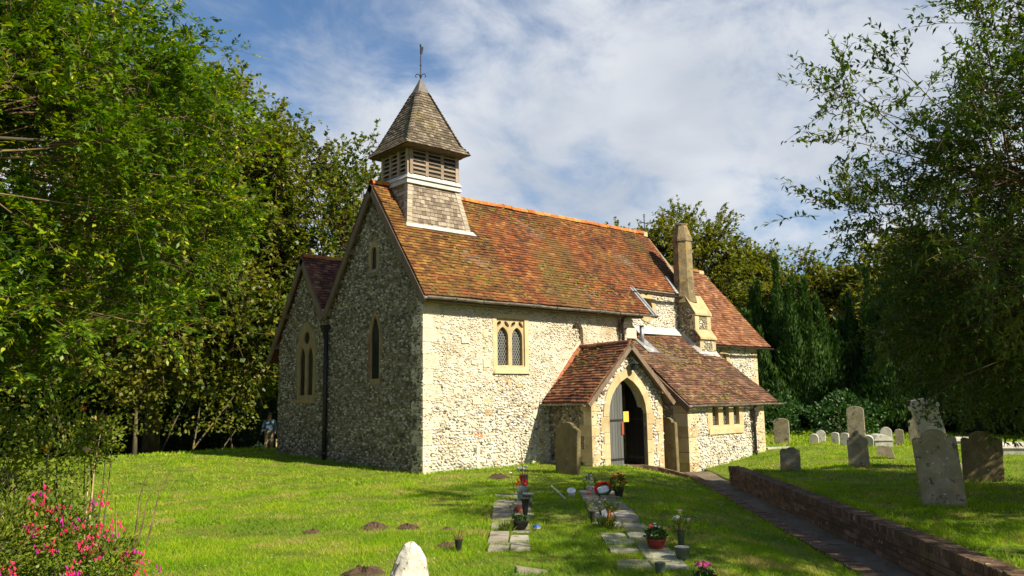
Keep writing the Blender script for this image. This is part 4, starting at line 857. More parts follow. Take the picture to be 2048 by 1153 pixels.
# brick edging on the left of the path
ed = thing('path_edging', 'row of mossy bricks on edge along the left side of the path', 'edging')
eb = [brickmesh(.066, .20, .09) for _ in range(4)]; n = 0; t = -.6; fe = MB()
while t < 12:
    p = Vector((*xy(.06+.012*math.sin(t*3), t), -.275+.008*math.sin(t*2.3)+random.uniform(-.006, .006)))
    M4 = Matrix.Translation(p) @ Matrix.Rotation(ang+random.uniform(-.06, .06), 4, 'Z') @ Matrix.Rotation(random.uniform(-.06, .06), 4, 'Y'); obj('brick', random.choice(eb), ed, mw=M4); t += .077
pe_ = thing('porch_kerb', 'short curved brick kerb holding back the grass in front of the porch', 'kerb')
kp = [Vector((4.55, -2.0, -.02)), Vector((4.95, -2.15, -.03)), Vector((5.15, -2.5, -.08)), Vector((5.25, -2.95, -.17)), Vector((5.33, -3.3, -.25))]
for i in range(len(kp)-1):
    n = 6
    for j in range(n):
        p = kp[i].lerp(kp[i+1], (j+.5)/n); d = kp[i+1]-kp[i]; M4 = Matrix.Translation(p-Vector((0, 0, .06))) @ Matrix.Rotation(math.atan2(d.y, d.x), 4, 'Z') @ Matrix.Rotation(-math.asin(d.z/d.length), 4, 'Y'); obj('brick', brickmesh(.075, .11, .2), pe_, mw=M4)

# ------------------------------------------------------------------ headstones
def stone_outline(kind, w, h):
    hw_ = w/2
    if kind == 'round': return [(-hw_, 0), (hw_, 0)]+[(hw_*math.cos(a), h-hw_*.45+hw_*.45*math.sin(a)) for a in np.linspace(0, math.pi, 11)]
    if kind == 'arch': return [(-hw_, 0), (hw_, 0)]+[(hw_*math.cos(a), h-hw_+hw_*math.sin(a)) for a in np.linspace(0, math.pi, 13)]
    if kind == 'shoulder':
        r = .58*hw_; y = h-r*.62
        return [(-hw_, 0), (hw_, 0), (hw_, y-.06*w), (hw_*.93, y-.015*w), (hw_*.8, y), (r, y-.03*w)]+[(r*math.cos(a), y+r*.62*math.sin(a)) for a in np.linspace(.12, math.pi-.12, 9)]+[(-r, y-.03*w), (-hw_*.8, y), (-hw_*.93, y-.015*w), (-hw_, y-.06*w)]
    if kind == 'ogee':
        return [(-hw_, 0), (hw_, 0), (hw_, h*.86), (hw_*.86, h*.90), (hw_*.7, h*.905), (hw_*.55, h*.94), (hw_*.3, h*.985), (0, h), (-hw_*.3, h*.985), (-hw_*.55, h*.94), (-hw_*.7, h*.905), (-hw_*.86, h*.90), (-hw_, h*.86)]
    if kind == 'point': return [(-hw_, 0), (hw_, 0), (hw_, h*.78), (hw_*.55, h*.86), (hw_*.1, h), (-hw_*.2, h*.97), (-hw_*.75, h*.84), (-hw_, h*.76)]
    if kind == 'broken': return [(-hw_, 0), (hw_, 0), (hw_*1.02, h*.3), (hw_*.95, h*.4), (hw_, h*.62), (hw_*.93, h*.8), (hw_, h*.9), (hw_*.6, h*.93), (hw_*.4, h), (-hw_*.1, h*.985), (-hw_*.4, h*.93), (-hw_*.75, h*.95), (-hw_, h*.88)]
def headstone(label, x, y, rz, w, h, th, kind, m, lean=0, tilt=0, z=None, name='headstone', grp='headstones in the churchyard'):
    if rz > R(-100) and x > 0: w *= .66; rz -= R(6) if x > 7 else 0; th *= .9
    z = float(gh(x, y)) if z is None else z
    o = stone_outline(kind, w, h); mb = MB()
    ins = [tuple((np.array(p)-[0, h/2])*[1-.02/w, 1-.016/h]+[0, h/2]) for p in o]
    tz = lambda d: (lambda u, v, dd: (u, -dd, v-.12))
    n = len(o); F1 = [(u, -th/2, v-.12) for u, v in ins]; F0 = [(u, -th/2+.012, v-.12) for u, v in o]; B0 = [(u, th/2-.012, v-.12) for u, v in o]; B1 = [(u, th/2, v-.12) for u, v in ins]
    tri = [tuple(t) for t in tessellate_polygon([[Vector((u, v, 0)) for u, v in ins]])]
    fs = tri+[tuple(i+3*n for i in t[::-1]) for t in tri]+[(k*n+i, k*n+(i+1) % n, (k+1)*n+(i+1) % n, (k+1)*n+i) for k in range(3) for i in range(n)]
    mb.add(F1+F0+B0+B1, fs); ob = mb.build(name, m, label=label, cat='headstone', group=grp)
    ob.location = (x, y, z); ob.rotation_euler = (lean, tilt, rz); return ob
RZ = R(-62)   # most stones face west: local -Y towards the west
headstone('shouldered mossy headstone leaning in front of the porch side wall', 2.3, -2.25, R(-105), .95, 1.30, .10, 'ogee', 'grave_mossy', R(-2), 0, z=-.06)
headstone('dark headstone standing between the porch and the vestry wall', 6.38, -1.9, R(-104), .62, 1.48, .09, 'shoulder', 'grave_mossy', R(1), 0, z=-.26)
headstone('squat grey headstone with a broken top just behind the brick wall', 5.2, -5.95, R(-60), .62, .62, .12, 'broken', 'grave', R(2), R(1), z=.06)
headstone('leaning headstone with a pointed top in the middle of the right lawn', 6.6, -6.75, R(-68), .62, .92, .11, 'point', 'grave', R(3), R(-1), z=.08)
headstone('largest headstone, tilted and streaked with orange lichen, beside the brick wall', 1.95, -10.2, R(-62), .86, 1.20, .12, 'shoulder', 'grave', R(4), R(-4.5), z=.06)
headstone('broad dark headstone in shade behind the tilted lichened one', 5.0, -9.7, R(-57), .95, 1.02, .12, 'shoulder', 'grave_mossy', R(1), R(1), z=.08)
headstone('tall rounded headstone directly behind the pointed leaning one', 14.6, -2.85, R(-62), .78, 1.15, .12, 'round', 'grave', R(-1), 0, z=.2)
headstone('round topped headstone nearest the vestry corner, against the yews', 12.9, -1.25, R(-60), .72, .92, .12, 'round', 'grave', R(1), 0, z=.08)
headstone('narrow pale headstone edge just right of the vestry corner', 12.2, -.35, R(-75), .5, .85, .1, 'arch', 'grave_pale', 0, R(4), z=.05)
headstone('dark narrow arched headstone leaning by the vestry corner', 12.0, -.72, R(-60), .4, .7, .1, 'arch', 'grave_mossy', 0, R(8), z=.05)
headstone('small pale rounded stone behind the squat broken headstone', 13.5, -2.0, R(-60), .42, .40, .1, 'arch', 'grave_pale', R(8), 0, z=.12)
headstone('small pale stone leaning behind its twin above the broken headstone', 14.2, -1.85, R(-60), .46, .46, .1, 'arch', 'grave_pale', R(-4), R(3), z=.14)
headstone('small pale upright stone, left of the pair before the yews', 13.4, -2.75, R(-65), .36, .46, .1, 'round', 'grave_pale', R(3), R(1), z=.12)
headstone('small pale upright stone, right of the pair before the yews', 12.9, -3.3, R(-68), .36, .48, .1, 'round', 'grave_pale', 0, R(2), z=.12)
headstone('small tilted white stone at the left edge of the tall rounded headstone', 12.9, -4.0, R(-62), .46, .40, .1, 'arch', 'grave_pale', R(14), R(4), z=.16)
headstone('shouldered headstone standing at the far right end of the chest tombs', 15.6, -4.3, R(-62), .72, .82, .13, 'shoulder', 'grave', R(1), 0, z=.18)
headstone('small grey arched stone behind the round backed grave kerb', 15.0, -3.6, R(-60), .52, .5, .1, 'arch', 'grave_pale', 0, 0, z=.2)
headstone('small brown rounded stone in front of the shouldered headstone', 14.2, -4.35, R(-62), .36, .48, .1, 'round', 'grave', 0, 0, z=.2)
def tomb(label, x, y, rz, l, w, h, grp=None):
    l *= .75; w *= .8
    t = thing('chest_tomb', label, 'tomb', (x, y, float(gh(x, y))-.02), grp, rz)
    b = MB(); b.box((-l/2, -w/2, 0), (l/2, w/2, h*.55), jit=.01); b.build('base', 'grave_pale', t)
    b = MB(); n = 7; vs = []
    for s in (-l/2-.03, l/2+.03):
        vs += [(s, (w/2+.03)*math.cos(a), h*.552+h*.45*math.sin(a)) for a in np.linspace(0, math.pi, n)]
    b.add(vs, [(i, i+1, n+i+1, n+i) for i in range(n-1)]+[tuple(range(n)), tuple(range(n, 2*n)), (0, n-1, 2*n-1, n)])
    b.build('lid', 'grave_pale', t); return t
tomb('low round backed stone grave behind the pointed headstone', 13.7, -4.0, R(35), 1.3, .6, .36)
tomb('long low stone kerb grave in the shade at the back of the lawn', 15.3, -5.6, R(-60), 1.9, .6, .26)
tomb('stone coffin tomb at the right edge of the lawn beyond the shade', 12.6, -8.05, R(-58), 1.3, .6, .32)
b = MB(); b.hexa([(-.25, -.1, -.05), (.2, -.14, -.05), (.24, .12, -.05), (-.2, .12, -.05), (-.2, -.06, .17), (.06, -.1, .2), (.1, .08, .16), (-.16, .08, .13)]); o = b.build('stone_block', 'grave', label='small tilted block of stone lying in the sunlit grass', cat='stone'); o.location = (9.9, -5.85, .14); o.rotation_euler = (0, R(12), R(-60))
b = MB(); b.box((-.35, -.15, -.05), (.35, .15, .07), jit=.03); o = b.build('stone_block', 'grave_pale', label='flat broken stone lying at the foot of the vestry corner', cat='stone'); o.location = (11.4, -2.0, .0); o.rotation_euler = (0, 0, R(-40))
# tall leaning monument behind the big headstone
t = thing('monument', 'tall pale leaning stone monument half hidden by branches behind the big headstone', 'monument', (7.3, -8.15, .05)); t.rotation_euler = (R(2), R(-11), R(-60))
b = MB(); b.box((-.24, -.18, 0), (.24, .18, 1.3), jit=.006); b.build('shaft', 'grave_pale', t); b = MB(); b.box((-.27, -.22, 1.302), (.27, .22, 1.38)); b.box((-.22, -.18, 1.382), (.22, .18, 1.5)); b.build('cap', 'grave_pale', t); b = MB(); b.box((-.34, -.28, -.3), (.34, .28, .12)); b.build('plinth', 'grave_pale', t)
o = headstone('weathered grey gravestone half hidden behind the roses at the left edge', -8.1, -.6, R(-30), .42, .85, .12, 'arch', 'grave', R(2), R(3), grp='headstones in the churchyard')

# foreground flint rock
import mathutils
b = MB(); vs = []
lev = [(-.25, .21, .17), (0, .20, .16), (.2, .165, .135), (.36, .125, .10), (.45, .075, .06), (.475, .03, .025)]
for k, (z, rx, ry) in enumerate(lev):
    for i in range(16):
        a = 2*math.pi*i/16; q = 1+.10*mathutils.noise.noise(Vector((math.cos(a)*4, math.sin(a)*4, z*11)))+.2*mathutils.noise.noise(Vector((math.cos(a)*1.4, math.sin(a)*1.4, z*4+3))); vs.append((rx*q*math.cos(a)-.05*z, ry*q*math.sin(a), z+.02*mathutils.noise.noise(Vector((a, z*3, 1)))))
n = len(lev); fs = [(k*16+i, k*16+(i+1) % 16, (k+1)*16+(i+1) % 16, (k+1)*16+i) for k in range(n-1) for i in range(16)]+[tuple(range((n-1)*16, n*16))]
b.add(vs, fs, 0); o = b.build('marker_stone', 'flint_rock', label='white upright flint marker stone with orange lichen in the foreground grass', cat='stone'); o.location = (-6.32, -8.91, -.04); o.rotation_euler = (0, R(7), R(-35))

# ------------------------------------------------------------------ memorial slabs
F2 = np.array([.657, .754]); R2 = np.array([.755, -.656])
def slabrow(label, far, near, widths, depth, wfar, wnear, seed):
    root = thing('memorial_path', label, 'paving', (0, 0, 0)); far, near = np.array(far), np.array(near); L_ = np.linalg.norm(near-far); dr = (near-far)/L_; sd = np.array([-dr[1], dr[0]])
    if sd@R2 < 0: sd = -sd
    s = 0
    rr = random.Random(seed)
    while s < L_:
        dp = depth*rr.uniform(.72, 1.1); w = wfar+(wnear-wfar)*s/L_; off = -w/2
        for k in range(2):
            ww = w*(.5+(.06 if k == 0 else -.06)*rr.uniform(-1, 1))
            if rr.random() < .93:
                z0 = float(gh(*(far+dr*s)))+rr.uniform(.012, .04); b = MB(); c = [far+dr*(s+a)+sd*(off+e) for a, e in ((.015, .012), (.015, ww-.012), (dp-.015, ww-.012), (dp-.015, .012))]
                tz = [rr.uniform(-.008, .008) for _ in range(4)]; jj = [(rr.uniform(-.012, .012), rr.uniform(-.012, .012)) for _ in range(4)]
                b.hexa([(p[0]+j[0], p[1]+j[1], z0-.06) for p, j in zip(c, jj)]+[(p[0]+j[0], p[1]+j[1], z0+q) for p, q, j in zip(c, tz, jj)], rr.random()); b.build('slab', 'slab', root)
            off += ww
        s += dp
slabrow('left row of worn memorial slabs sunk in the sunny grass', (-1.03, -4.25), (-4.25, -7.85), None, .40, .66, .46, 3)
slabrow('right row of memorial slabs leading through the shaded grass', (.1, -5.15), (-3.85, -9.55), None, .40, .62, .68, 5)

# ------------------------------------------------------------------ pots and flowers
def leafblob(name, m, c, r, n, L, W, parent, up=.5, flatz=1., **k):
    d = rdir(n); p = np.array(c)+d*rng.uniform(.2, 1, (n, 1))**.5*np.array([r, r, r*flatz]); q = unit(d+rng.normal(0, .5, (n, 3))+[0, 0, up])
    V, F, T = leafgeo(p, q, unit(rng.normal(size=(n, 3))+[0, 0, 1.2]), L*rng.uniform(.7, 1.2, n), W*rng.uniform(.8, 1.2, n)); return npmesh(name, V, F, T, m, parent, **k)
def leafgeo(p, d, nrm, L, W, fold=.12):
    s = unit(np.cross(d, nrm)); n2 = np.cross(s, d); L = L[:, None]; W = W[:, None]
    a = p; b_ = p+d*L*.45+s*W*.5+n2*W*fold; c = p+d*L-n2*L*.08; e = p+d*L*.45-s*W*.5+n2*W*fold
    V = np.stack([a, b_, c, e], 1).reshape(-1, 3); n = len(p); return V, np.arange(4*n).reshape(n, 4), rng.random(n)
def bloom(c, r, m, parent, n=9, name='flower'):
    b = MB(); c = Vector(c)
    for k in range(n):
        a = 2*math.pi*k/n+random.uniform(-.2, .2); t = random.uniform(.15, .8); d = Vector((math.cos(a)*math.cos(t), math.sin(a)*math.cos(t), math.sin(t))); s = Vector((-math.sin(a), math.cos(a), 0)); 
        b.add([c, c+d*r*.6+s*r*.42, c+d*r, c+d*r*.6-s*r*.42], [(0, 1, 2, 3)], random.random())
    b.blob(c+Vector((0, 0, r*.2)), r*.45, n=6, m=4); b.build(name, m, parent)
def pot(label, x, y, prof, m, n=14, sq=False, cat='flower pot', soil=True, name='flower_pot', tilt=(0, 0)):
    t = thing(name, label, cat, (x, y, float(gh(x, y))+.02)); t.rotation_euler = (R(tilt[0]), R(tilt[1]), 0)
    b = MB(); b.lathe(prof, 4 if sq else n, rot=math.pi/4 if sq else 0); b.build('pot_body', m, t)
    if soil: r, z = max(prof[-1][0]*.98, .01), prof[-1][1]; b = MB(); b.lathe([(r, z-.012), (r, z-.004)], 4 if sq else n, rot=math.pi/4 if sq else 0); b.build('soil', 'soil', t)
    return t
def stem(parent, pts, r=.004, m='bush_leaf', name='stem'):
    b = MB(); b.tube(pts, r, 4); b.build(name, m, parent)
# square planter with red plant and tall bare stem
t = pot('pale green square planter with red leaves and a tall bare stem', -1.45, -4.95, [(.105, 0), (.125, .2), (.13, .2), (.13, .215), (.11, .215)], 'planter', sq=True, tilt=(0, 0)); t.rotation_euler.z = R(-40)
leafblob('foliage', 'red', (0, 0, .26), .08, 60, .06, .03, t); b = MB(); b.tube([(0, 0, .2), (.01, 0, .45), (0, .01, .72), (-.02, 0, .95)], [.009, .007, .006, .003], 5); b.build('bare_stem', 'twig', t); leafblob('withered_leaves', 'terracotta', (0, 0, .62), .05, 12, .05, .02, t)
bloom((-.18, .05, .42), .035, 'white', t); stem(t, [(-.12, .02, .1), (-.18, .05, .42)])
t = pot('leaning black ribbed vase with white flowers beside the green planter', -1.05, -4.6, [(.045, 0), (.05, .1), (.055, .12), (.06, .24), (.075, .3), (.08, .36), (.065, .36)], 'blackpot', tilt=(0, -8))
for k in range(7): bloom((random.uniform(-.12, .1), random.uniform(-.06, .06), random.uniform(.42, .5)), .045, 'white', t); 
stem(t, [(0, 0, .3), (-.1, 0, .45)]); stem(t, [(0, 0, .3), (.05, 0, .46)]); leafblob('foliage', 'bush_leaf', (0, 0, .4), .08, 40, .05, .02, t)
t = pot('tall dark tapering flower vase standing at the edge of the left slab row', -2.55, -6.25, [(.03, 0), (.045, .1), (.06, .25), (.075, .27), (.08, .30), (.06, .30)], 'blackpot'); leafblob('dry_foliage', 'grass_litter', (-.03, 0, .36), .06, 40, .07, .01, t)
t = pot('small pale round vase just behind the tall dark vase', -2.0, -5.7, [(.06, 0), (.07, .14), (.09, .18), (.09, .2), (.07, .2)], 'greenpot'); b = MB(); b.lathe([(.085, .201), (.08, .212)], 14); b.build('rim', 'lead', t)
t = pot('terracotta pot fallen on the left slab row by the dark vase', -2.35, -5.8, [(.04, 0), (.06, .09), (.065, .1), (.05, .1)], 'terracotta', tilt=(60, 20))
t = pot('wide dark bowl of pink cyclamen on the left slab row', -3.42, -7.12, [(.10, 0), (.15, .07), (.175, .14), (.185, .145), (.185, .165), (.165, .165)], 'blackpot', 20); leafblob('foliage', 'hedge_leaf', (0, 0, .2), .15, 130, .06, .05, t, flatz=.35)
for p in ((-.03, 0, .3), (.02, .02, .27), (.05, -.03, .25)): bloom(p, .03, 'pink', t, 6)
t = thing('painted_ball', 'blue and white painted garden ball lying in the grass', 'ornament', (-3.3, -7.3, float(gh(-3.3, -7.3))+.05)); b = MB(); b.lathe([(.02, -.05), (.07, -.03), (.085, 0)], 14); b.build('base', 'white', t); b = MB(); b.lathe([(.086, .001), (.07, .035), (.03, .052), (.005, .055)], 14); b.build('cap', 'blue', t)
t = pot('tipped white plastic pot lying in the grass between the slab rows', -.55, -5.2, [(.07, 0), (.095, .14), (.1, .14), (.1, .15), (.085, .15)], 'white', tilt=(20, -25))
b = MB(); b.tube([(0, 0, 0), (-.02, .01, .2), (-.05, .02, .34)], .014, 5); o = b.build('white_stake', 'white', label='white leaning stake beside the tipped white pot', cat='stake'); o.location = (-.85, -5.35, .0); o.rotation_euler = (R(18), R(-38), R(-40))
t = pot('white posy in a small white holder at the head of the right slab row', .12, -5.0, [(.06, 0), (.08, .06), (.05, .08)], 'white')
for k in range(16): a = random.uniform(0, 6.28); rr_ = random.uniform(.02, .15); bloom((rr_*math.cos(a), rr_*math.sin(a), .26-rr_*.6+random.uniform(-.03, .03)), .04, 'white', t, 7)
leafblob('foliage', 'bush_leaf', (0, 0, .14), .13, 90, .06, .03, t)
# wreath
t = thing('wreath', 'red flower wreath leaning on the slabs between the posy and the red potted plant', 'wreath', (-.2, -5.6, float(gh(-.2, -5.6))+.12)); t.rotation_euler = (R(38), R(-12), R(-42))
b = MB(); b.tube([(.16*math.cos(a), .16*math.sin(a), 0) for a in np.linspace(0, 2*math.pi, 20)], .03, 6); b.build('frame', 'hedge_leaf', t)
for a in np.linspace(-.3, 3.5, 16): bloom((.16*math.cos(a), .16*math.sin(a), .03), .045, 'red', t, 8)
b = MB(); b.box((-.12, -.09, -.02), (.12, .09, 0)); b.build('card', 'white', t)
t = pot('black pot of red begonias with glossy leaves beside the wreath', -.15, -5.9, [(.07, 0), (.09, .12), (.10, .13), (.1, .15), (.085, .15)], 'blackpot'); leafblob('foliage', 'sycamore_leaf', (0, 0, .25), .16, 190, .07, .045, t, flatz=.9)
for p in ((-.13, .02, .36), (0, 0, .43), (.03, -.03, .4), (.12, -.02, .31), (.14, -.05, .27), (-.02, -.08, .3)): bloom(p, .05, 'red', t, 9)
t = pot('slim black vase with a wilting red rose left of the right slab row', -2.35, -7.38, [(.03, 0), (.045, .15), (.055, .19), (.04, .19)], 'blackpot'); b = MB(); b.tube([(0, 0, .1), (-.02, 0, .3), (-.05, .02, .47)], .005, 4); b.build('stem', 'twig', t); bloom((-.06, .02, .48), .04, 'red', t); bloom((.06, 0, .36), .03, 'blush', t); bloom((.03, .02, .3), .03, 'blush', t); leafblob('foliage', 'bush_leaf', (0, 0, .3), .08, 45, .05, .02, t)
t = pot('small basket of faded pink flowers on the right slab row', -1.85, -7.15, [(.07, 0), (.09, .08), (.08, .08)], 'grass_litter'); leafblob('foliage', 'bush_leaf', (0, 0, .12), .1, 70, .05, .03, t)
for k in range(5): bloom((random.uniform(-.08, .05), random.uniform(-.05, .05), random.uniform(.16, .24)), .03, 'blush', t, 6)
b = MB(); b.lathe([(.06, 0), (.05, .02), (.015, .1), (.01, .14)], 4, rot=.5); o = b.build('clay_cone', 'orange', label='small orange clay cone ornament on the right slab row', cat='ornament'); o.location = (-2.15, -7.5, .03)
b = MB(); b.hexa([(-.05, 0, 0), (.05, 0, 0), (.05, .03, 0), (-.05, .03, 0), (-.05, 0, .1), (.01, 0, .13), (.01, .03, .13), (-.05, .03, .1)]); o = b.build('name_plate', 'white', label='small white marker plate propped behind the orange cone', cat='marker'); o.location = (-2.0, -7.3, .02); o.rotation_euler = (R(-20), 0, R(-30))
t = pot('large terracotta bowl of red and white cyclamen on the near slabs', -3.3, -9.22, [(.10, 0), (.13, .06), (.145, .12), (.155, .125), (.155, .15), (.14, .15)], 'terracotta_red', 20); leafblob('foliage', 'hedge_leaf', (0, 0, .2), .16, 200, .065, .055, t, flatz=.55)
for p in ((-.11, 0, .32), (-.08, .03, .34)): bloom(p, .04, 'fuchsia', t, 8)
for p in ((-.02, -.02, .33), (.01, .02, .36), (.04, -.03, .31), (.0, .05, .3)): bloom(p, .032, 'white', t, 6)
t = pot('glass vase of pale carnations beside the terracotta bowl', -3.12, -9.42, [(.05, 0), (.035, .03), (.045, .2), (.05, .22), (.04, .22)], 'greenpot'); leafblob('foliage', 'bush_leaf', (0, 0, .24), .11, 110, .07, .012, t)
for p, m_ in (((-.07, 0, .36), 'white'), ((0, 0, .42), 'blush'), ((.02, .03, .34), 'white'), ((.1, -.03, .31), 'blush'), ((-.03, .05, .33), 'white')): bloom(p, .05, m_, t, 10); stem(t, [(0, 0, .15), (p[0]*.5, p[1]*.5, .27), p], .006)
t = pot('round dark pot topped with pale gravel at the end of the slabs', -3.5, -9.72, [(.08, 0), (.105, .1), (.115, .12), (.115, .15), (.105, .15)], 'greenpot', 18, soil=False); b = MB(); b.lathe([(.104, .13), (.10, .15), (.05, .16), (.01, .162)], 16); b.build('gravel_top', 'gravel', t)
t = pot('short dark round pot in the shaded grass below the slabs', -4.15, -9.95, [(.065, 0), (.07, .12), (.06, .12)], 'greenpot')
t = thing('hydrangea', 'bright pink flower head at the bottom edge right of the slabs', 'plant', (-4.12, -10.42, 0)); leafblob('foliage', 'hedge_leaf', (.03, 0, .05), .13, 120, .08, .05, t, flatz=.6)
for k in range(46): 
    a = random.uniform(0, 6.28); q = random.random()**.5*.12; bloom((q*math.cos(a)+.02, q*math.sin(a)*.8, .13+.10*math.cos(q*9)+q*0), .03, 'pink', t, 5)
t = pot('small black pot with a tuft of dry stalks on a molehill', -4.83, -7.68, [(.035, 0), (.052, .13), (.058, .135), (.058, .145), (.045, .145)], 'blackpot'); leafblob('dry_stalks', 'grass_litter', (0, 0, .12), .05, 60, .17, .006, t, up=2)
b = MB(); b.box((-.15, -.05, -.02), (.15, .05, .05), jit=.01); o = b.build('stone_block', 'slab', label='small half buried stone at the bottom edge by the slabs', cat='stone'); o.location = (-5.0, -9.05, .0); o.rotation_euler = (0, R(8), R(-30))
# low plants by slabs
for (x, y, r, lab) in ((-2.6, -7.85, .16, 'spiky grass tuft growing beside the right slab row'), (-1.5, -6.95, .14, 'low leafy plant with small white blooms right of the slabs'), (-3.6, -7.05, .12, 'dark green feathery plant beside the wide dark bowl')):
    z = float(gh(x, y)); n = 160; d = unit(rng.normal(0, .45, (n, 3))+[0, 0, 1]); p = np.c_[x+rng.normal(0, r*.4, n), y+rng.normal(0, r*.4, n), np.full(n, z)]
    V, F, T = leafgeo(p, d, rdir(n), rng.uniform(.6, 1.5, n)*r, np.full(n, .012)); npmesh('grass_tuft', V, F, T, 'bush_leaf', label=lab, cat='plant')
# molehills
def gz(x, y): return float(gh(x, y))
for (x, y, r, lab) in ((-4.7, -5.7, .22, 'brown molehill in the middle of the left lawn'), (-4.35, -5.95, .16, 'low crescent of turned soil right of the middle molehill'), (-4.75, -7.35, .16, 'dark molehill behind the pot of dry stalks'), (-6.2, -7.95, .24, 'molehill cut by the bottom edge left of the white stone'), (-5.45, -5.4, .12, 'small molehill furthest left on the lawn'), (.75, -1.7, .3, 'molehill close to the foot of the sunlit flint wall'), (-4.05, -6.4, .1, 'thin patch of bare soil behind the molehills')):
    b = MB(); n = 18; vs = []
    for k, (q, zz) in enumerate(((1, -.02), (.8, .035), (.5, .075), (.2, .1))):
        for i in range(n): a = 2*math.pi*i/n; j = random.uniform(.75, 1.2); vs.append((x+r*q*j*math.cos(a), y+r*.8*q*j*math.sin(a), gz(x, y)+zz*min(1, r*4)*random.uniform(.45, 1.15)))
    b.add(vs, [(k*n+i, k*n+(i+1) % n, (k+1)*n+(i+1) % n, (k+1)*n+i) for k in range(3) for i in range(n)]+[tuple(range(3*n, 4*n))], 0)
    b.build('molehill', 'soil', label=lab, cat='molehill', group='molehills on the lawn')

# lantern and notices at the porch
t = thing('wall_lantern', 'black iron lantern fixed above the porch arch', 'lamp', tuple(PO+PU*.13+PV*1.95+Vector((0, 0, 2.42))))
b = MB(); b.lathe([(.05, -.12), (.075, -.1), (.09, .04)], 6); b.build('glass_body', 'glass', t); b = MB(); b.lathe([(.12, .042), (.11, .06), (.04, .12), (.015, .15)], 6); b.build('hood', 'iron', t)
b = MB(); 
for k in range(6): a = k*math.pi/3; b.tube([(.055*math.cos(a), .055*math.sin(a), -.12), (.095*math.cos(a), .095*math.sin(a), .045)], .006, 4)
b.tube([(0, .02, .1), (0, .12, .16), (0, .16, .1)], .012, 5); b.build('cage', 'iron', t)
def note(label, q, m): b = MB(); b.add(q, [(0, 1, 2, 3)], 0); b.hexa([Vector(p) for p in q]+[Vector(p)+PV*.004 for p in q], .5); b.build('notice', m, label=label, cat='notice')
NU, NV, NZ = .21, 1.5, 1.15; T_ = TP(NV); note('yellow paper notice hanging inside the church porch doorway', [T_(NU-.09, NZ-.13, 0), T_(NU+.09, NZ-.13, 0), T_(NU+.09, NZ+.13, 0), T_(NU-.09, NZ+.13, 0)], 'yellowpaper')
note('small red notice pinned to the edge of the porch door', [Tdl(.53, .72, .02), Tdl(.61, .72, .02), Tdl(.61, 1.02, .02), Tdl(.53, 1.02, .02)], 'redpaper')
# two wooden stakes by the churchyard corner
for (x, y, h, ti, lab) in ((4.2, 17.9, .85, 8, 'left of two pale wooden stakes beside the flint wall'), (4.65, 17.6, .65, -3, 'right of two pale wooden stakes beside the flint wall')):
    b = MB(); b.tube([(0, 0, -.3), (0, 0, h)], [.06, .05], 6); o = b.build('wooden_stake', 'stone', label=lab, cat='stake', group='wooden stakes'); o.location = (x, y, gz(x, y)); o.rotation_euler = (0, R(ti), 0)
# ------------------------------------------------------------------ man walking behind the church
def skin(name, verts, edges, radii, m, parent, root=0):
    me = bpy.data.meshes.new(name); me.from_pydata(verts, edges, []); o = obj(name, me, parent); me.materials.append(MT[m])
    s = o.modifiers.new('skin', 'SKIN'); me.skin_vertices.new() if not me.skin_vertices else None
    for i, r_ in enumerate(radii): me.skin_vertices[0].data[i].radius = (r_, r_) if not isinstance(r_, tuple) else r_; me.skin_vertices[0].data[i].use_root = (i == root)
    q = o.modifiers.new('sub', 'SUBSURF'); q.levels = q.render_levels = 2; return o
man = thing('person', 'man in a light blue shirt and khaki trousers walking behind the church', 'person', (5.0, 19.2, gz(5, 19.2))); man.rotation_euler = (0, 0, R(-28)); 
bv = [(0, 0, .95), (0, 0, 1.2), (0, 0, 1.42), (0, -.01, 1.52), (0, -.02, 1.62), (0, -.01, 1.72), (.19, 0, 1.42), (.25, .02, 1.14), (.24, -.07, .9), (.24, -.1, .82), (-.19, 0, 1.42), (-.27, .03, 1.14), (-.33, -.02, .9), (-.35, -.03, .82), (.1, 0, .9), (.11, -.06, .5), (.1, -.02, .1), (-.1, 0, .9), (-.11, .02, .5), (-.1, .14, .12)]
be = [(0, 1), (1, 2), (2, 3), (3, 4), (4, 5), (2, 6), (6, 7), (7, 8), (8, 9), (2, 10), (10, 11), (11, 12), (12, 13), (0, 14), (14, 15), (15, 16), (0, 17), (17, 18), (18, 19)]
br = [.15, .15, .16, .06, .09, .08, .07, .05, .035, .04, .07, .05, .035, .04, .09, .065, .045, .09, .065, .045]
skin('body', bv, be, br, 'skin', man)
si = [0, 1, 2, 6, 7, 8, 10, 11, 12]; skin('shirt', [bv[i] for i in si]+[(0, 0, 1.47)], [(0, 1), (1, 2), (2, 3), (3, 4), (4, 5), (2, 6), (6, 7), (7, 8), (2, 9)], [.20, .19, .175, .09, .068, .05, .09, .068, .05, .085], 'shirt', man)
ti = [0, 14, 15, 16, 17, 18, 19]; skin('trousers', [(0, 0, .93)]+[bv[i] for i in ti[1:]], [(0, 1), (1, 2), (2, 3), (0, 4), (4, 5), (5, 6)], [.19, .13, .095, .075, .13, .095, .075], 'trousers', man)
for s, x, y in ((1, .1, -.07), (-1, -.1, .09)):
    b = MB(); b.hexa([(x-.05, y-.16, 0), (x+.05, y-.16, 0), (x+.045, y+.1, 0), (x-.045, y+.1, 0), (x-.04, y-.13, .05), (x+.04, y-.13, .05), (x+.04, y+.08, .11), (x-.04, y+.08, .11)]); b.build('shoe', 'shoe', man)
b = MB(); b.blob((0, .015, 1.74), .088, n=10, m=7, jit=.03); b.build('hair', 'hair', man, smooth=True)
b = MB(); b.blob((0, -.105, 1.655), .018, n=6, m=4); b.build('nose', 'skin', man)

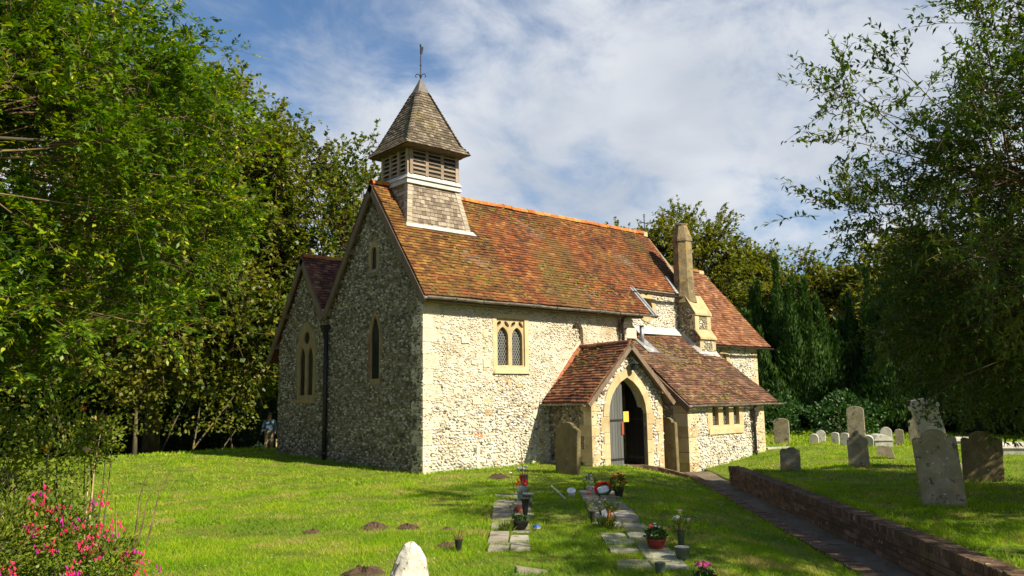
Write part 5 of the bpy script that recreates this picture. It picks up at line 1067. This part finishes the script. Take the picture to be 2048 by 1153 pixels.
# ------------------------------------------------------------------ trees and shrubs
def leaves_mesh(name, parts, m, parent=None, **k):
    V = []; F = []; T = []; o = 0
    for v, f, t in parts: V.append(v); F.append(f+o); T.append(t); o += len(v)
    return npmesh(name, np.concatenate(V), np.concatenate(F), np.concatenate(T), m, parent, **k)
def tubes_np(P0, P1, P2, r0, r1, n=3, seg=3):
    """curved twigs as quadratic beziers, n-sided"""
    K = len(P0); ts = np.linspace(0, 1, seg+1); V = []
    ax = unit(P2-P0); s = unit(np.cross(ax, np.where(np.abs(ax[:, 2:]) > .9, [[1., 0, 0]], [[0, 0, 1.]]))); u = np.cross(ax, s)
    for t in ts:
        p = (1-t)**2*P0+2*t*(1-t)*P1+t*t*P2; r_ = (r0+(r1-r0)*t)[:, None]
        for k in range(n): a = 2*math.pi*k/n; V.append(p+(s*math.cos(a)+u*math.sin(a))*r_)
    V = np.stack(V, 1).reshape(-1, 3); m_ = (seg+1)*n; base = (np.arange(K)*m_)[:, None]
    f = np.array([(i*n+k, i*n+(k+1) % n, (i+1)*n+(k+1) % n, (i+1)*n+k) for i in range(seg) for k in range(n)])
    return V, (base[:, :, None]+f[None]).reshape(-1, 4), np.repeat(rng.random(K), len(f))
def crown_points(ells, n, shell=.55, zmin=None):
    out = []; wt = np.array([e[2] if len(e) > 2 else 1. for e in ells]); ells = [e[:2] for e in ells]
    vol = wt*np.array([e[1][0]*e[1][1]*e[1][2] for e in ells])**.75; cnt_ = np.maximum(1, (vol/vol.sum()*n)).astype(int)
    for (c, r), k in zip(ells, cnt_):
        d = rdir(k*3); rad = rng.uniform(shell**3, 1, k*3)**(1/3)
        wob = 1+.13*np.sin(d[:, 0]*5+c[0])*np.sin(d[:, 1]*4+c[1])+.1*np.sin(d[:, 2]*7+c[0]*2)
        p = np.array(c)+d*(rad*wob)[:, None]*np.array(r)
        if zmin is not None: p = p[p[:, 2] > zmin]
        out.append(p[:k])
    return np.concatenate(out)
def tree(name, label, base, th, tr, ells, ncl, ntw, nlf, cr, L, Wd, lm, bark='bark', compound=False, droop=.0, upb=.25, shell=.5, limbs=26, twigr=.006, zmin=None, lean=(0, 0), cat='tree', group=None, trunkpts=None, out=.6, lr=.3, twlen=(.5, 1.1)):
    root = thing(name, label, cat, (0, 0, 0), group)
    cl = crown_points(ells, ncl, shell, zmin); ctr = np.mean([e[0] for e in ells], 0)
    # trunk
    b = MB(); bx, by, bz = base; tp = trunkpts or [(bx, by, bz-.3), (bx+lean[0]*.3, by+lean[1]*.3, bz+th*.35), (bx+lean[0]*.7, by+lean[1]*.7, bz+th*.7), (bx+lean[0], by+lean[1], bz+th)]
    b.tube(tp, [tr*1.35]+[tr*(1-.45*i/(len(tp)-1)) for i in range(1, len(tp))], 10); tro = b.build('trunk', bark, root, smooth=True)
    # limbs
    top = np.array(tp[-1]); midp = np.array(tp[-2]); sel = cl[rng.permutation(len(cl))[:limbs]]
    for q in sel:
        s0 = midp+(top-midp)*rng.uniform(0, 1); m1 = s0*.45+q*.55+np.array([0, 0, np.linalg.norm(q-s0)*.14])
        b = MB(); m0 = s0*.78+q*.22+rng.normal(0, .12, 3); b.tube([s0, m0, (m0+m1)/2+rng.normal(0, .14, 3), m1+rng.normal(0, .12, 3), q], [tr*lr*1.4, tr*lr, tr*lr*.75, tr*lr*.5, tr*.05], 6); b.build('branch', bark, root, smooth=True)
    # secondary branches to every clump
    near = sel[np.argmin(((cl[:, None]-sel[None])**2).sum(-1), 1)] if len(sel) else cl
    st = near+(top-near)*rng.uniform(.05, .45, (len(cl), 1)); 
    tw = [tubes_np(st, (st+cl)/2+rng.normal(0, .12, cl.shape)*cr, cl, np.full(len(cl), twigr*3.2), np.full(len(cl), twigr*1.3), 4, 4)]
    C = np.repeat(cl, ntw, 0); n = len(C); od = unit((C-ctr)/np.mean([e[1] for e in ells], 0)); d = unit(rdir(n)+od*out+[0, 0, upb]); ln = cr*rng.uniform(*twlen, n)
    S = C+rng.normal(0, .12*cr, (n, 3)); E_ = S+d*ln[:, None]-[0, 0, 1]*(droop*ln[:, None]); M_ = (S+E_)/2+np.array([0, 0, 1])*(.12*ln[:, None])
    if twigr > 0: tw.append(tubes_np(S, M_, E_, np.full(n, twigr), np.full(n, twigr*.45), 3, 3))
    leaves_mesh('twigs', tw, 'twig' if bark == 'bark' else bark, root, kind='stuff')
    t = rng.uniform(.12, 1, (n, nlf)) if nlf > 1 else np.ones((n, 1)); t[:, 0] = 1
    t = t[..., None]; P_ = (1-t)**2*S[:, None]+2*t*(1-t)*M_[:, None]+t*t*E_[:, None]; P_ = P_.reshape(-1, 3); dd = np.repeat(d, nlf, 0); K = len(P_)
    ld = unit(dd*.7+rdir(K)*1.0+[0, 0, -droop*.8+.1])
    ct = np.repeat(rng.random(len(cl))*.5, ntw*nlf)
    parts = []
    if not compound:
        P_ += rng.normal(0, .015, P_.shape); v, f, tt_ = leafgeo(P_, ld, unit(rdir(K)*.55+[0, 0, 1]+dd*.3), L*rng.uniform(.6, 1.25, K), Wd*rng.uniform(.7, 1.2, K)); parts.append((v, f, np.clip(ct+tt_*.5, 0, .999)))
    else:
        nl = compound; nrm = unit(rdir(K)*.45+[0, 0, 1]); s = unit(np.cross(ld, nrm)); RL = L*rng.uniform(1.9, 3.0, K)
        for j in range(nl):
            side = 0 if j == nl-1 else (1 if j % 2 else -1); pos = (.25+.75*((j//2)+.5)/((nl+1)//2)) if side else 1.0
            pp = P_+ld*(RL*pos)[:, None]-nrm*(RL*.10*pos**2)[:, None]; dj = unit(ld*(.75 if side else 1)+s*side*.9-nrm*.15+rng.normal(0, .12, ld.shape))
            v, f, tt_ = leafgeo(pp, dj, unit(nrm+rng.normal(0, .25, nrm.shape)), L*rng.uniform(.75, 1.2, K), Wd*rng.uniform(.8, 1.15, K)); parts.append((v, f, np.clip(ct+tt_*.5, 0, .999)))
        parts_ = tubes_np(P_, P_+ld*(RL*.5)[:, None], P_+ld*RL[:, None]-nrm*(RL*.1)[:, None], np.full(K, .0015), np.full(K, .001), 3, 1)
        leaves_mesh('leaf_stalks', [parts_], 'ash_leaf', root, kind='stuff')
    leaves_mesh('crown', parts, lm, root, kind='stuff'); return root

tree('ash_tree', 'near ash tree with bright feathery leaves filling the left side', (-12.4, -5.6, 0), 3.2, .24,
     [((-8.35, -5.15, 4.6), (1.95, 1.8, 2.5)), ((-10.0, -5.8, 5.4), (1.6, 1.6, 1.6)), ((-9.5, -6.5, 2.95), (.8, .8, .8)), ((-10.2, -5.1, 3.4), (1.5, 1.5, 1.2)), ((-7.5, -5.7, 3.2), (.75, .7, .8)), ((-8.3, -5.6, 4.2), (1.7, 1.4, 2.0), .8), ((-9.6, -4.8, 2.4), (1.2, 1.2, .8))],
     285, 10, 7, .58, .066, .034, 'ash_leaf', compound=7, droop=.0, upb=.35, limbs=26, twigr=.004, shell=.3, lr=.17)
tree('cherry_tree', 'dark leafed cherry tree reaching in from the right edge', (4.6, -15.2, .1), 3.4, .26,
     [((2.8, -12.2, 3.7), (3.2, 3.0, 2.1), 1.3), ((3.6, -11.0, 2.9), (2.6, 2.0, 1.5), 1.2), ((.6, -12.0, 4.9), (1.7, 1.4, 2.2), .4), ((-.7, -11.0, 4.6), (1.0, .9, 1.7), .42), ((-.4, -11.5, 6.0), (.9, .8, .9), .3), ((.9, -12.6, 5.6), (2.0, 1.9, 1.9), .30), ((4.8, -13.2, 5.4), (3.0, 3.0, 2.6), .8), ((-.3, -11.9, 4.6), (1.3, 1.0, 1.8), .4), ((2.6, -11.8, 6.2), (2.0, 1.8, 1.4), .4), ((-1.0, -16.2, 5.0), (2.6, 1.8, 1.4)), ((.2, -14.4, 5.2), (2.2, 2.0, 1.5)), ((5.4, -10.6, 3.2), (2.6, 2.2, 1.8)), ((3.4, -10.8, 2.6), (2.4, 1.6, 1.2)), ((2.0, -15.5, 5.5), (2.4, 2.4, 1.8))],
     760, 11, 24, .85, .092, .037, 'cherry_leaf', 'bark', droop=.12, upb=.3, limbs=40, twigr=.004, shell=.2, out=.9)
# background trees behind and beside the church
bg = 'trees behind the church'
tree('maple_tree', 'tall dark maple directly left of the church gable', (8.6, 16.8, -.4), 5, .3, [((4.6, 15.6, 7.5), (4.7, 4.2, 5.2)), ((1.6, 14.9, 5.2), (3.2, 3.2, 3.6))], 380, 16, 12, 1.35, .185, .155, 'sycamore_leaf', limbs=16, twigr=.012, shell=.45, zmin=2.3)
tree('maple_tree', 'tall maple rising behind the ash, left of the church', (-.6, 17.2, -.3), 6, .26, [((-1.0, 14.8, 8.7), (4.8, 4.4, 5.3)), ((-2.5, 13.6, 5.6), (4.4, 3.6, 3.4))], 400, 16, 12, 1.35, .18, .15, 'sycamore_leaf', limbs=18, twigr=.012, shell=.45, zmin=2.6)
tree('maple_tree', 'broad dark maple behind the roses at the far left', (-10.5, 14.5, -.2), 5, .3, [((-9.5, 12.5, 7.0), (6.0, 4.2, 6.2)), ((-13.5, 9.0, 5.0), (4.5, 4, 5.0))], 270, 15, 11, 1.5, .18, .15, 'sycamore_leaf', limbs=14, twigr=.012, shell=.45)
def shrubmass(name, label, ells, n, L, Wd, m, cat, up=.4, shell=.55, stems=8, **k):
    root = thing(name, label, cat); p = crown_points(ells, n, shell, k.get('zmin', None)); ctr = np.array([e[0] for e in ells]); nn = ctr[np.argmin(((p[:, None]-ctr[None])**2).sum(-1), 1)]
    d = unit(unit(p-nn)*1.0+rdir(len(p))*.8+[0, 0, up]); ph = np.sin(p[:, 0]*2.3)*np.sin(p[:, 1]*2.1)*np.sin(p[:, 2]*2.6)
    v, f, t = leafgeo(p, d, unit(rdir(len(p))*.7+unit(p-nn)*.7+[0, 0, .5]), L*rng.uniform(.6, 1.3, len(p)), Wd*rng.uniform(.7, 1.2, len(p))); leaves_mesh('foliage', [(v, f, np.clip(t*.6+.2+ph*.25, 0, .99))], m, root, kind='stuff')
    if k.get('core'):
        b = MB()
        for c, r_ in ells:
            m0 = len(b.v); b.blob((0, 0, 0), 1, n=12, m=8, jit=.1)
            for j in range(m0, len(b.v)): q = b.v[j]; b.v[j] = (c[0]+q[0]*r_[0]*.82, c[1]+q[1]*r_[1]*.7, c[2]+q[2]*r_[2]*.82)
        b.build('shade_core', 'core_shade', root, kind='stuff')  # added solid core, its dark colour stands for shade inside the shrubs
    for i in range(stems):
        e = ells[i % len(ells)]; b = MB(); x, y = e[0][0]+rng.uniform(-.4, .4)*e[1][0], e[0][1]+rng.uniform(-.4, .4)*e[1][1]; z = gz(x, y); q = np.array(e[0])+rng.uniform(-.6, .6, 3)*np.array(e[1]); r_ = k.get('sr', .03)
        b.tube([(x, y, z-.05), ((x+q[0])/2+rng.normal(0, .03), (y+q[1])/2, (z+q[2])/2), tuple(q)], [r_, r_*.8, r_*.4], 5); b.build('stem', 'bark', root)
    return root
# understorey hedge behind the left lawn
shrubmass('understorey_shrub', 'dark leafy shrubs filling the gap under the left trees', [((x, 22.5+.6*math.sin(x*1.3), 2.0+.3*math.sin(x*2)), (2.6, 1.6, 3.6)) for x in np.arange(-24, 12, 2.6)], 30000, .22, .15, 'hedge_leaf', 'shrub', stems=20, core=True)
shrubmass('understorey_shrub', 'sunlit hazel shrub under the trees left of the church', [((-4.6, 11.9, 1.7), (2.6, 1.5, 1.5)), ((-.4, 13.6, 1.9), (2.6, 1.5, 1.8)), ((1.2, 14.2, 1.2), (1.0, .8, 1.3))], 2600, .14, .1, 'oak_leaf', 'shrub', zmin=.6)
shrubmass('understorey_shrub', 'dark shrub behind the climbing rose at the left edge', [((-10.4, 3.5, .9), (2.6, 1.8, 1.5)), ((-12.5, 1, 1.2), (2.2, 2, 1.7))], 12000, .11, .08, 'sycamore_leaf', 'shrub')
tree('sapling', 'slim pale trunked sapling standing on the edge of the left shade', (-2.6, 12.2, -.02), 2.3, .07, [((-2.5, 12.4, 2.9), (1.5, 1.3, 1.1))], 34, 10, 9, .7, .13, .1, 'oak_leaf', limbs=5, twigr=.006)
# far trees right of the church
tree('oak_tree', 'large round crowned tree behind the chimney', (38, 21, 0), 6, .5, [((37.9, 20.7, 9.3), (5.6, 5.6, 5.6)), ((35.2, 24.0, 8.2), (4.6, 4.2, 5.0)), ((40.8, 17.0, 6.8), (4.2, 4.0, 5.2))], 520, 16, 14, 1.6, .26, .2, 'oak_leaf', limbs=30, twigr=.02, shell=.45)
tree('oak_tree', 'yellow green tree above the yews', (34.2, 8, 0), 4, .35, [((34.0, 8.2, 5.4), (4.2, 4, 3.9))], 240, 16, 12, 1.3, .24, .18, 'oak_leaf', limbs=12, twigr=.016)
tree('oak_tree', 'yellow green tree right of the yews behind the cherry', (35.6, 3.4, 0), 4, .35, [((35.4, 3.6, 5.4), (4.6, 4, 4.2))], 240, 16, 12, 1.3, .24, .18, 'oak_leaf', limbs=12, twigr=.016)
tree('oak_tree', 'dark tree behind the lawn at the right edge', (27, -9, 0), 3.4, .35, [((26.4, -6.2, 4.0), (4.6, 4.2, 4.4)), ((24.5, -12.5, 3.8), (4.6, 4.4, 4.4))], 260, 14, 10, 1.3, .17, .12, 'sycamore_leaf', limbs=16, twigr=.012)
def yew(label, cols):
    root = thing('yew_tree', label, 'tree', (0, 0, 0), 'yew trees by the graves'); parts = []
    b = MB(); cx_ = np.mean([c[0] for c in cols]); cy_ = np.mean([c[1] for c in cols]); b.tube([(cx_, cy_, -.3), (cx_+.1, cy_, 1.2), (cx_, cy_, 2.6)], [.35, .28, .15], 9); b.build('trunk', 'bark', root, smooth=True)
    for (x, y, z0, z1, r) in cols:
        H = z1-z0; n = int(620*H*r*1.6); t = rng.random(n)**.8; a = rng.uniform(0, 2*math.pi, n)
        rad = r*(np.sin(np.clip(t*1.05+.13, 0, 1)**.75*math.pi)**.6)*(1+.16*np.sin(a*3+t*9+x))*rng.uniform(.72, 1.05, n)
        p = np.c_[x+rad*np.cos(a), y+rad*np.sin(a), z0+t*H+rng.normal(0, .1, n)]; o_ = np.c_[np.cos(a), np.sin(a), np.zeros(n)]
        d = unit(o_*.5+[0, 0, 1]+rdir(n)*.45); v, f, tt_ = leafgeo(p, d, unit(o_+rdir(n)*.5), rng.uniform(.16, .34, n), rng.uniform(.06, .11, n)); parts.append((v, f, np.clip(tt_*.75+t*.2, 0, .99)))
    leaves_mesh('crown', parts, 'yew_leaf', root, kind='stuff')
def ycols(cx_, cy_, R_, H, n, seed):
    g = np.random.default_rng(seed); out = []
    for i in range(n):
        a = g.uniform(0, 6.28); q = R_*math.sqrt(g.random()); h = H*(1-.42*(q/R_)**1.6)*g.uniform(.9, 1.04); out.append((cx_+q*math.cos(a), cy_+q*math.sin(a), g.uniform(.0, 1.2) if q > R_*.5 else .3, h, g.uniform(.5, .8)))
        if q > R_*.55: out.append((cx_+1.12*q*math.cos(a+.3), cy_+1.12*q*math.sin(a+.3), g.uniform(.2, .8), h*g.uniform(.45, .6), g.uniform(.55, .85)))
    return out
yew('tallest yew of dense upright sprays behind the vestry', ycols(22.6, 4.2, 2.1, 7.7, 22, 1))
yew('second yew with upright sprays between the tallest yew and the cherry', ycols(25.0, 1.0, 2.0, 7.0, 20, 2))
yew('lower yew at the right of the row, behind the headstones', ycols(22.5, -1.6, 1.9, 4.6, 18, 3))
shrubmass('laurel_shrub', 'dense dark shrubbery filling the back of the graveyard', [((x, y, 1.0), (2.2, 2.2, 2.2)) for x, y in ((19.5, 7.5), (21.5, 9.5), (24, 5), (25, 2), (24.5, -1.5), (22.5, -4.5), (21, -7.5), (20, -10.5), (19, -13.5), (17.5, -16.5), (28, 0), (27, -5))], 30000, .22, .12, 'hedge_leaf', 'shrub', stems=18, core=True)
shrubmass('laurel_shrub', 'lit bushes at the foot of the yews behind the small stones', [((18.2, 2.6, .7), (1.5, 1.5, 1.1)), ((18.8, -.4, .7), (1.4, 1.3, 1.0)), ((16.9, 5.0, .8), (1.6, 1.4, 1.5))], 8000, .13, .09, 'hedge_leaf', 'shrub')

# ------------------------------------------------------------------ flower bed at the left
fu = shrubmass('fuchsia_bush', 'fuchsia bush covered in hanging pink flowers at the bottom left', [((-8.5, -6.35, .38), (.42, .38, .4)), ((-8.12, -6.6, .22), (.28, .28, .24)), ((-8.55, -6.05, .55), (.3, .3, .28))], 5600, .048, .022, 'bush_leaf', 'plant', shell=.35, stems=14, sr=.008)
fm = []
for m_ in ('fuchsia', 'fuchsia', 'fuchsia_purple'):
    b = MB(); 
    for k in range(4): a = k*math.pi/2; b.add([(0, 0, 0), (.016*math.cos(a)-.007*math.sin(a), .016*math.sin(a)+.007*math.cos(a), -.026), (.02*math.cos(a), .02*math.sin(a), -.05), (.016*math.cos(a)+.007*math.sin(a), .016*math.sin(a)-.007*math.cos(a), -.026)], [(0, 1, 2, 3)], 0)
    b.lathe([(.003, .02), (.008, 0), (.013, -.025), (.006, -.045)], 5); me = bpy.data.meshes.new('flower'); me.from_pydata(b.v, [], b.f); me.attributes.new('tint', 'FLOAT', 'FACE'); me.materials.append(MT[m_]); fm.append(me)
cent = [(-8.42, -6.45, .86), (-8.3, -6.5, .74), (-7.95, -6.55, .82), (-7.98, -6.65, .52), (-8.12, -6.85, .45), (-8.4, -6.75, .48), (-7.72, -6.9, .3), (-7.62, -6.95, .18), (-8.2, -6.7, .62), (-8.0, -6.85, .36), (-8.7, -6.9, .3), (-7.85, -6.8, .6), (-8.5, -6.6, .6), (-8.2, -6.95, .22)]
for i in range(290):
    c = cent[int(rng.integers(len(cent)))]; p = np.array(c)+[-.25, .2, -.05]+rng.normal(0, .055, 3); M4 = Matrix.Translation(p) @ Matrix.Rotation(rng.uniform(0, 6), 4, 'Z') @ Matrix.Rotation(rng.normal(0, .35), 4, 'X') @ Matrix.Scale(rng.uniform(.45, .8), 4); obj('flower', fm[i % 3], fu, mw=M4)
shrubmass('garden_shrub', 'olive green twiggy shrub left of the fuchsia', [((-9.0, -6.3, .4), (.5, .55, .45)), ((-9.4, -5.4, .5), (.7, .7, .5)), ((-8.75, -5.6, .4), (.4, .5, .4))], 9000, .05, .018, 'bush_leaf', 'plant', shell=.3, stems=22, sr=.008)
rs = shrubmass('climbing_rose', 'straggly rose bush with red and blush blooms above the fuchsia', [((-8.22, -4.58, 1.1), (.42, .4, .65)), ((-8.6, -3.7, .6), (.45, .4, .5)), ((-8.82, -4.28, 1.2), (.6, .5, .5)), ((-7.72, -4.28, 1.25), (.3, .3, .3))], 5200, .06, .035, 'bush_leaf', 'plant', shell=.1, stems=26, sr=.011)
for p, m_, r_ in (((-7.97, -4.58, 1.62), 'red', .05), ((-8.35, -4.3, .62), 'red', .065), ((-7.94, -4.73, 1.15), 'blush', .06), ((-8.6, -4.0, .86), 'blush', .075), ((-8.66, -4.1, .8), 'blush', .06), ((-8.37, -4.78, 1.2), 'orange', .04), ((-9.0, -4.2, .85), 'orange', .035)): bloom(p, r_, m_, rs, 11)
ds = thing('bare_rose_stems', 'tall bare stems with a withered top right of the rose', 'plant', (0, 0, 0))
for i, (x, y, hh, dx) in enumerate(((-8.1, -4.2, 1.42, .1), (-8.12, -4.18, 1.25, .02), (-8.25, -4.3, .7, -.05), (-7.7, -4.6, .85, .12), (-7.65, -4.55, .72, .2), (-7.85, -4.5, .6, -.04), (-7.6, -4.7, .9, .28))):
    x += .28; y -= .24; b = MB(); b.tube([(x, y, -.02), (x+dx*.3, y, hh*.4), (x+dx*.5, y+.03, hh*.7), (x+dx, y, hh)], [.013, .011, .008, .004], 5); b.build('cane', 'stone' if i < 2 else 'twig', ds)
leafblob('withered_leaves', 'grass_litter', (-7.74, -4.44, 1.4), .16, 22, .10, .05, ds); leafblob('leaves', 'bush_leaf', (-7.74, -4.44, 1.36), .18, 34, .10, .05, ds)

# ------------------------------------------------------------------ grass
def cull(P_):
    x, y = P_[:, 0], P_[:, 1]; d, t = dt(x, y); ok = ~((d < .17) & (d > -.82) & (t > -1.9))
    ok &= ~((x > 0) & (x < 14) & (y > 0) & (y < 7.5)); ok &= ~((x > 6.95) & (x < 10.57) & (y > -2.07) & (y < 1)); ok &= ~((x > 3.8) & (x < 6.3) & (y > -1.8) & (y < 0)); ok &= ~((d < 1.3) & (d > -.6) & (t > -1.9) & (t < -.6) & (x > 4.5))
    return ok
def grass(name, r0, r1, dens, h, w, a0=-40, a1=40, kind='stuff'):
    area = math.pi*(r1*r1-r0*r0)*(a1-a0)/360; n = int(area*dens); rr_ = np.sqrt(rng.uniform(r0*r0, r1*r1, n)); a = np.radians(48.9-rng.uniform(a0, a1, n))
    # clumpy
    P_ = np.c_[CAM[0]+rr_*np.cos(a), CAM[1]+rr_*np.sin(a)]; P_ += .03*np.sin(P_[:, ::-1]*37); nz_ = np.sin(P_[:, 0]*3.1+1.3*np.sin(P_[:, 1]*2.2))*np.sin(P_[:, 1]*2.7+np.sin(P_[:, 0]*1.9))
    keep_ = rng.random(n) < np.clip(.75+.5*nz_, .25, 1); P_ = P_[keep_ & cull(P_)]; nz_ = nz_[keep_ & cull(np.c_[P_[:0], P_[:0]])] if False else np.sin(P_[:, 0]*3.1+1.3*np.sin(P_[:, 1]*2.2))*np.sin(P_[:, 1]*2.7+np.sin(P_[:, 0]*1.9)); n = len(P_)
    z = gh(P_[:, 0], P_[:, 1])-.004; base = np.c_[P_, z]; az = rng.uniform(0, 2*math.pi, n); s = np.c_[np.cos(az), np.sin(az), np.zeros(n)]*(w*rng.uniform(.6, 1.3, n))[:, None]
    hh = h*rng.uniform(.45, 1.25, n)*(1+.35*nz_); tip = base+np.c_[rng.normal(0, .7, n)*hh, rng.normal(0, .7, n)*hh, hh]
    V = np.stack([base-s, base+s, tip], 1).reshape(-1, 3); F = np.arange(3*n).reshape(n, 3); npmesh(name, V, F, np.clip(rng.random(n)*.8+.1+nz_*.1, 0, .99), 'grass', kind=kind)
grass('grass', 6.0, 10.5, 4200, .046, .0035)
grass('grass', 10.5, 16, 1900, .045, .0055)
grass('grass', 16, 26, 520, .045, .010)
grass('grass', 26, 40, 100, .09, .03)
# dry straw litter
n = 5000; P_ = np.c_[rng.uniform(-8.5, -1, n), rng.uniform(-9.5, -1, n)]; nz_ = np.sin(P_[:, 0]*2.1+2)*np.sin(P_[:, 1]*2.6+P_[:, 0]); P_ = P_[(nz_ > .35) & cull(P_)]; n = len(P_)
d = unit(np.c_[rng.normal(size=(n, 2)), rng.normal(0, .15, n)]); V, F, T = leafgeo(np.c_[P_, gh(P_[:, 0], P_[:, 1])+rng.uniform(.01, .045, n)], d, np.tile([0., 0, 1], (n, 1)), rng.uniform(.03, .09, n), np.full(n, .006)); npmesh('dry_straw', V, F, T, 'grass_litter', kind='stuff')
# fallen leaves along path and wall top
n = 900; tq = rng.uniform(1, 12, n); dq = rng.choice([-.45, -.5, -.62, -1.0, -1.6, -.2], n)+rng.normal(0, .15, n); xx, yy = xy(dq, tq); zz = np.where((dq > -.55), -.29, np.where(dq > -.78, .098, gh(xx, yy)+.03))
d = unit(np.c_[rng.normal(size=(n, 2)), rng.normal(0, .2, n)]); V, F, T = leafgeo(np.c_[xx, yy, zz], d, np.tile([0., 0, 1], (n, 1)), rng.uniform(.03, .07, n), rng.uniform(.015, .035, n)); npmesh('fallen_leaves', V, F, T, 'grass_litter', kind='stuff')

# small items on the graves: true sizes
for o in list(SC.objects):
    l = o.get('label', '')
    for key, f in (('large terracotta bowl', .7), ('wide dark bowl', .64), ('red begonias', .85), ('short dark round pot', .72), ('bright pink flower head', .75), ('blue and white painted', .62), ('slim black vase', .8), ('round dark pot topped', .75), ('small black pot with a tuft', .85), ('tipped white plastic', .75), ('red flower wreath', .78), ('tall dark tapering', .85), ('glass vase', .9)):
        if l.startswith(key) or (key in l and key == 'red begonias'): o.scale = (f, f, f)
# daisies and clover in the lawn
n = 420; P_ = np.c_[rng.uniform(-8.5, 9, n), rng.uniform(-10, -.5, n)]; P_ = P_[cull(P_)]; n = len(P_); c = np.c_[P_, gh(P_[:, 0], P_[:, 1])+.035]; an = rng.uniform(0, 6.28, n)
q = [np.c_[np.cos(an+k*math.pi/2), np.sin(an+k*math.pi/2), np.zeros(n)]*.011 for k in range(4)]; V = np.stack([c+k for k in q], 1).reshape(-1, 3); npmesh('daisies', V, np.arange(4*n).reshape(n, 4), rng.random(n), 'white', kind='stuff')
# coarse tufts round stones, wall foot and slabs
TU = []
def tufts(x, y, n, r, h):
    p = np.c_[x+rng.normal(0, r, n), y+rng.normal(0, r, n)]; p = p[cull(p)]; m = len(p)
    if not m: return
    d = unit(np.c_[rng.normal(0, .45, (m, 2)), np.ones(m)]); TU.append(leafgeo(np.c_[p, gh(p[:, 0], p[:, 1])-.01], d, rdir(m), h*rng.uniform(.5, 1.3, m), np.full(m, .008)))
for o in list(SC.objects):
    if o.get('category') in ('headstone', 'tomb', 'stone') : tufts(o.location.x, o.location.y, 130, .2, .11)
for i in range(90): t_2 = i/90; tufts(.05+6.8*t_2 if t_2 < .52 else .0, -.08 if t_2 < .52 else 7.4*(t_2-.52)/.48, 26, .07, .10)
for x in np.arange(7.1, 10.6, .15): tufts(x, -2.2, 22, .06, .10)
for t_2 in np.arange(1, 14, .12): xx, yy = xy(-.95, t_2); tufts(xx, yy, 24, .07, .09); xx, yy = xy(.22, t_2); tufts(xx, yy, 20, .05, .07)
for a, c in (((-1.03, -4.25), (-4.25, -7.85)), ((.1, -5.15), (-3.85, -9.55))):
    for t_2 in np.linspace(0, 1, 34):
        for sgn in (-1, 0, 1): p = np.array(a)*(1-t_2)+np.array(c)*t_2+R2*sgn*.33; tufts(p[0], p[1], 14 if sgn else 7, .06, .07)
V = np.concatenate([q[0] for q in TU]); npmesh('grass_tufts', V, np.arange(len(V)).reshape(-1, 4), rng.random(len(V)//4), 'grass', kind='stuff')

# moss cushions sitting on the tile courses
def moss(parent, O, U, V, regions, n, seed):
    O, U, V = map(Vector, (O, U, V)); U.normalize(); V.normalize(); N = U.cross(V).normalized(); N = N if N.z > 0 else -N; r_ = random.Random(seed); mb = MB()
    for i in range(n):
        u0, u1, v0, v1 = r_.choice(regions); u = r_.uniform(u0, u1); v = round(r_.uniform(v0, v1)/.098)*.098+.01; q = r_.uniform(.02, .055); c = O+U*u+V*v+N*.02
        k = len(mb.v); mb.blob((0, 0, 0), 1, n=6, m=4, jit=.25)
        for j in range(k, len(mb.v)): a = mb.v[j]; mb.v[j] = tuple(c+U*a[0]*q*1.5+V*a[1]*q*.7+N*a[2]*q*.45)
    mb.build('roof_moss', 'roof_moss', parent, kind='stuff')
MT['roof_moss'] = mat('roof_moss', [(0, (.05, .045, .012)), (.5, (.12, .10, .02)), (1, (.24, .2, .06))], 20, .6, 1, (80, .8, .01))
moss(nave_roof, (0, -.3, 4.0), (1, 0, 0), Vn, [(0, 3.2, .1, 3.8), (0, 7.5, .05, .9), (2.4, 10, 3.2, 3.85), (4, 7.6, .6, 1.6)], 620, 1)
moss(vr, (0, -2.2, LZ(-2.2)), (1, 0, 0), (0, 1, .81), [(7.2, 11, 1.5, 3.2), (7, 11, .1, 1.2)], 330, 2)
moss(prf, Lv, tuple(-PV), tuple(PU*pe+Vector((0, 0, pz1-pz0))), [(.1, 1.9, .1, 1.9)], 120, 3)
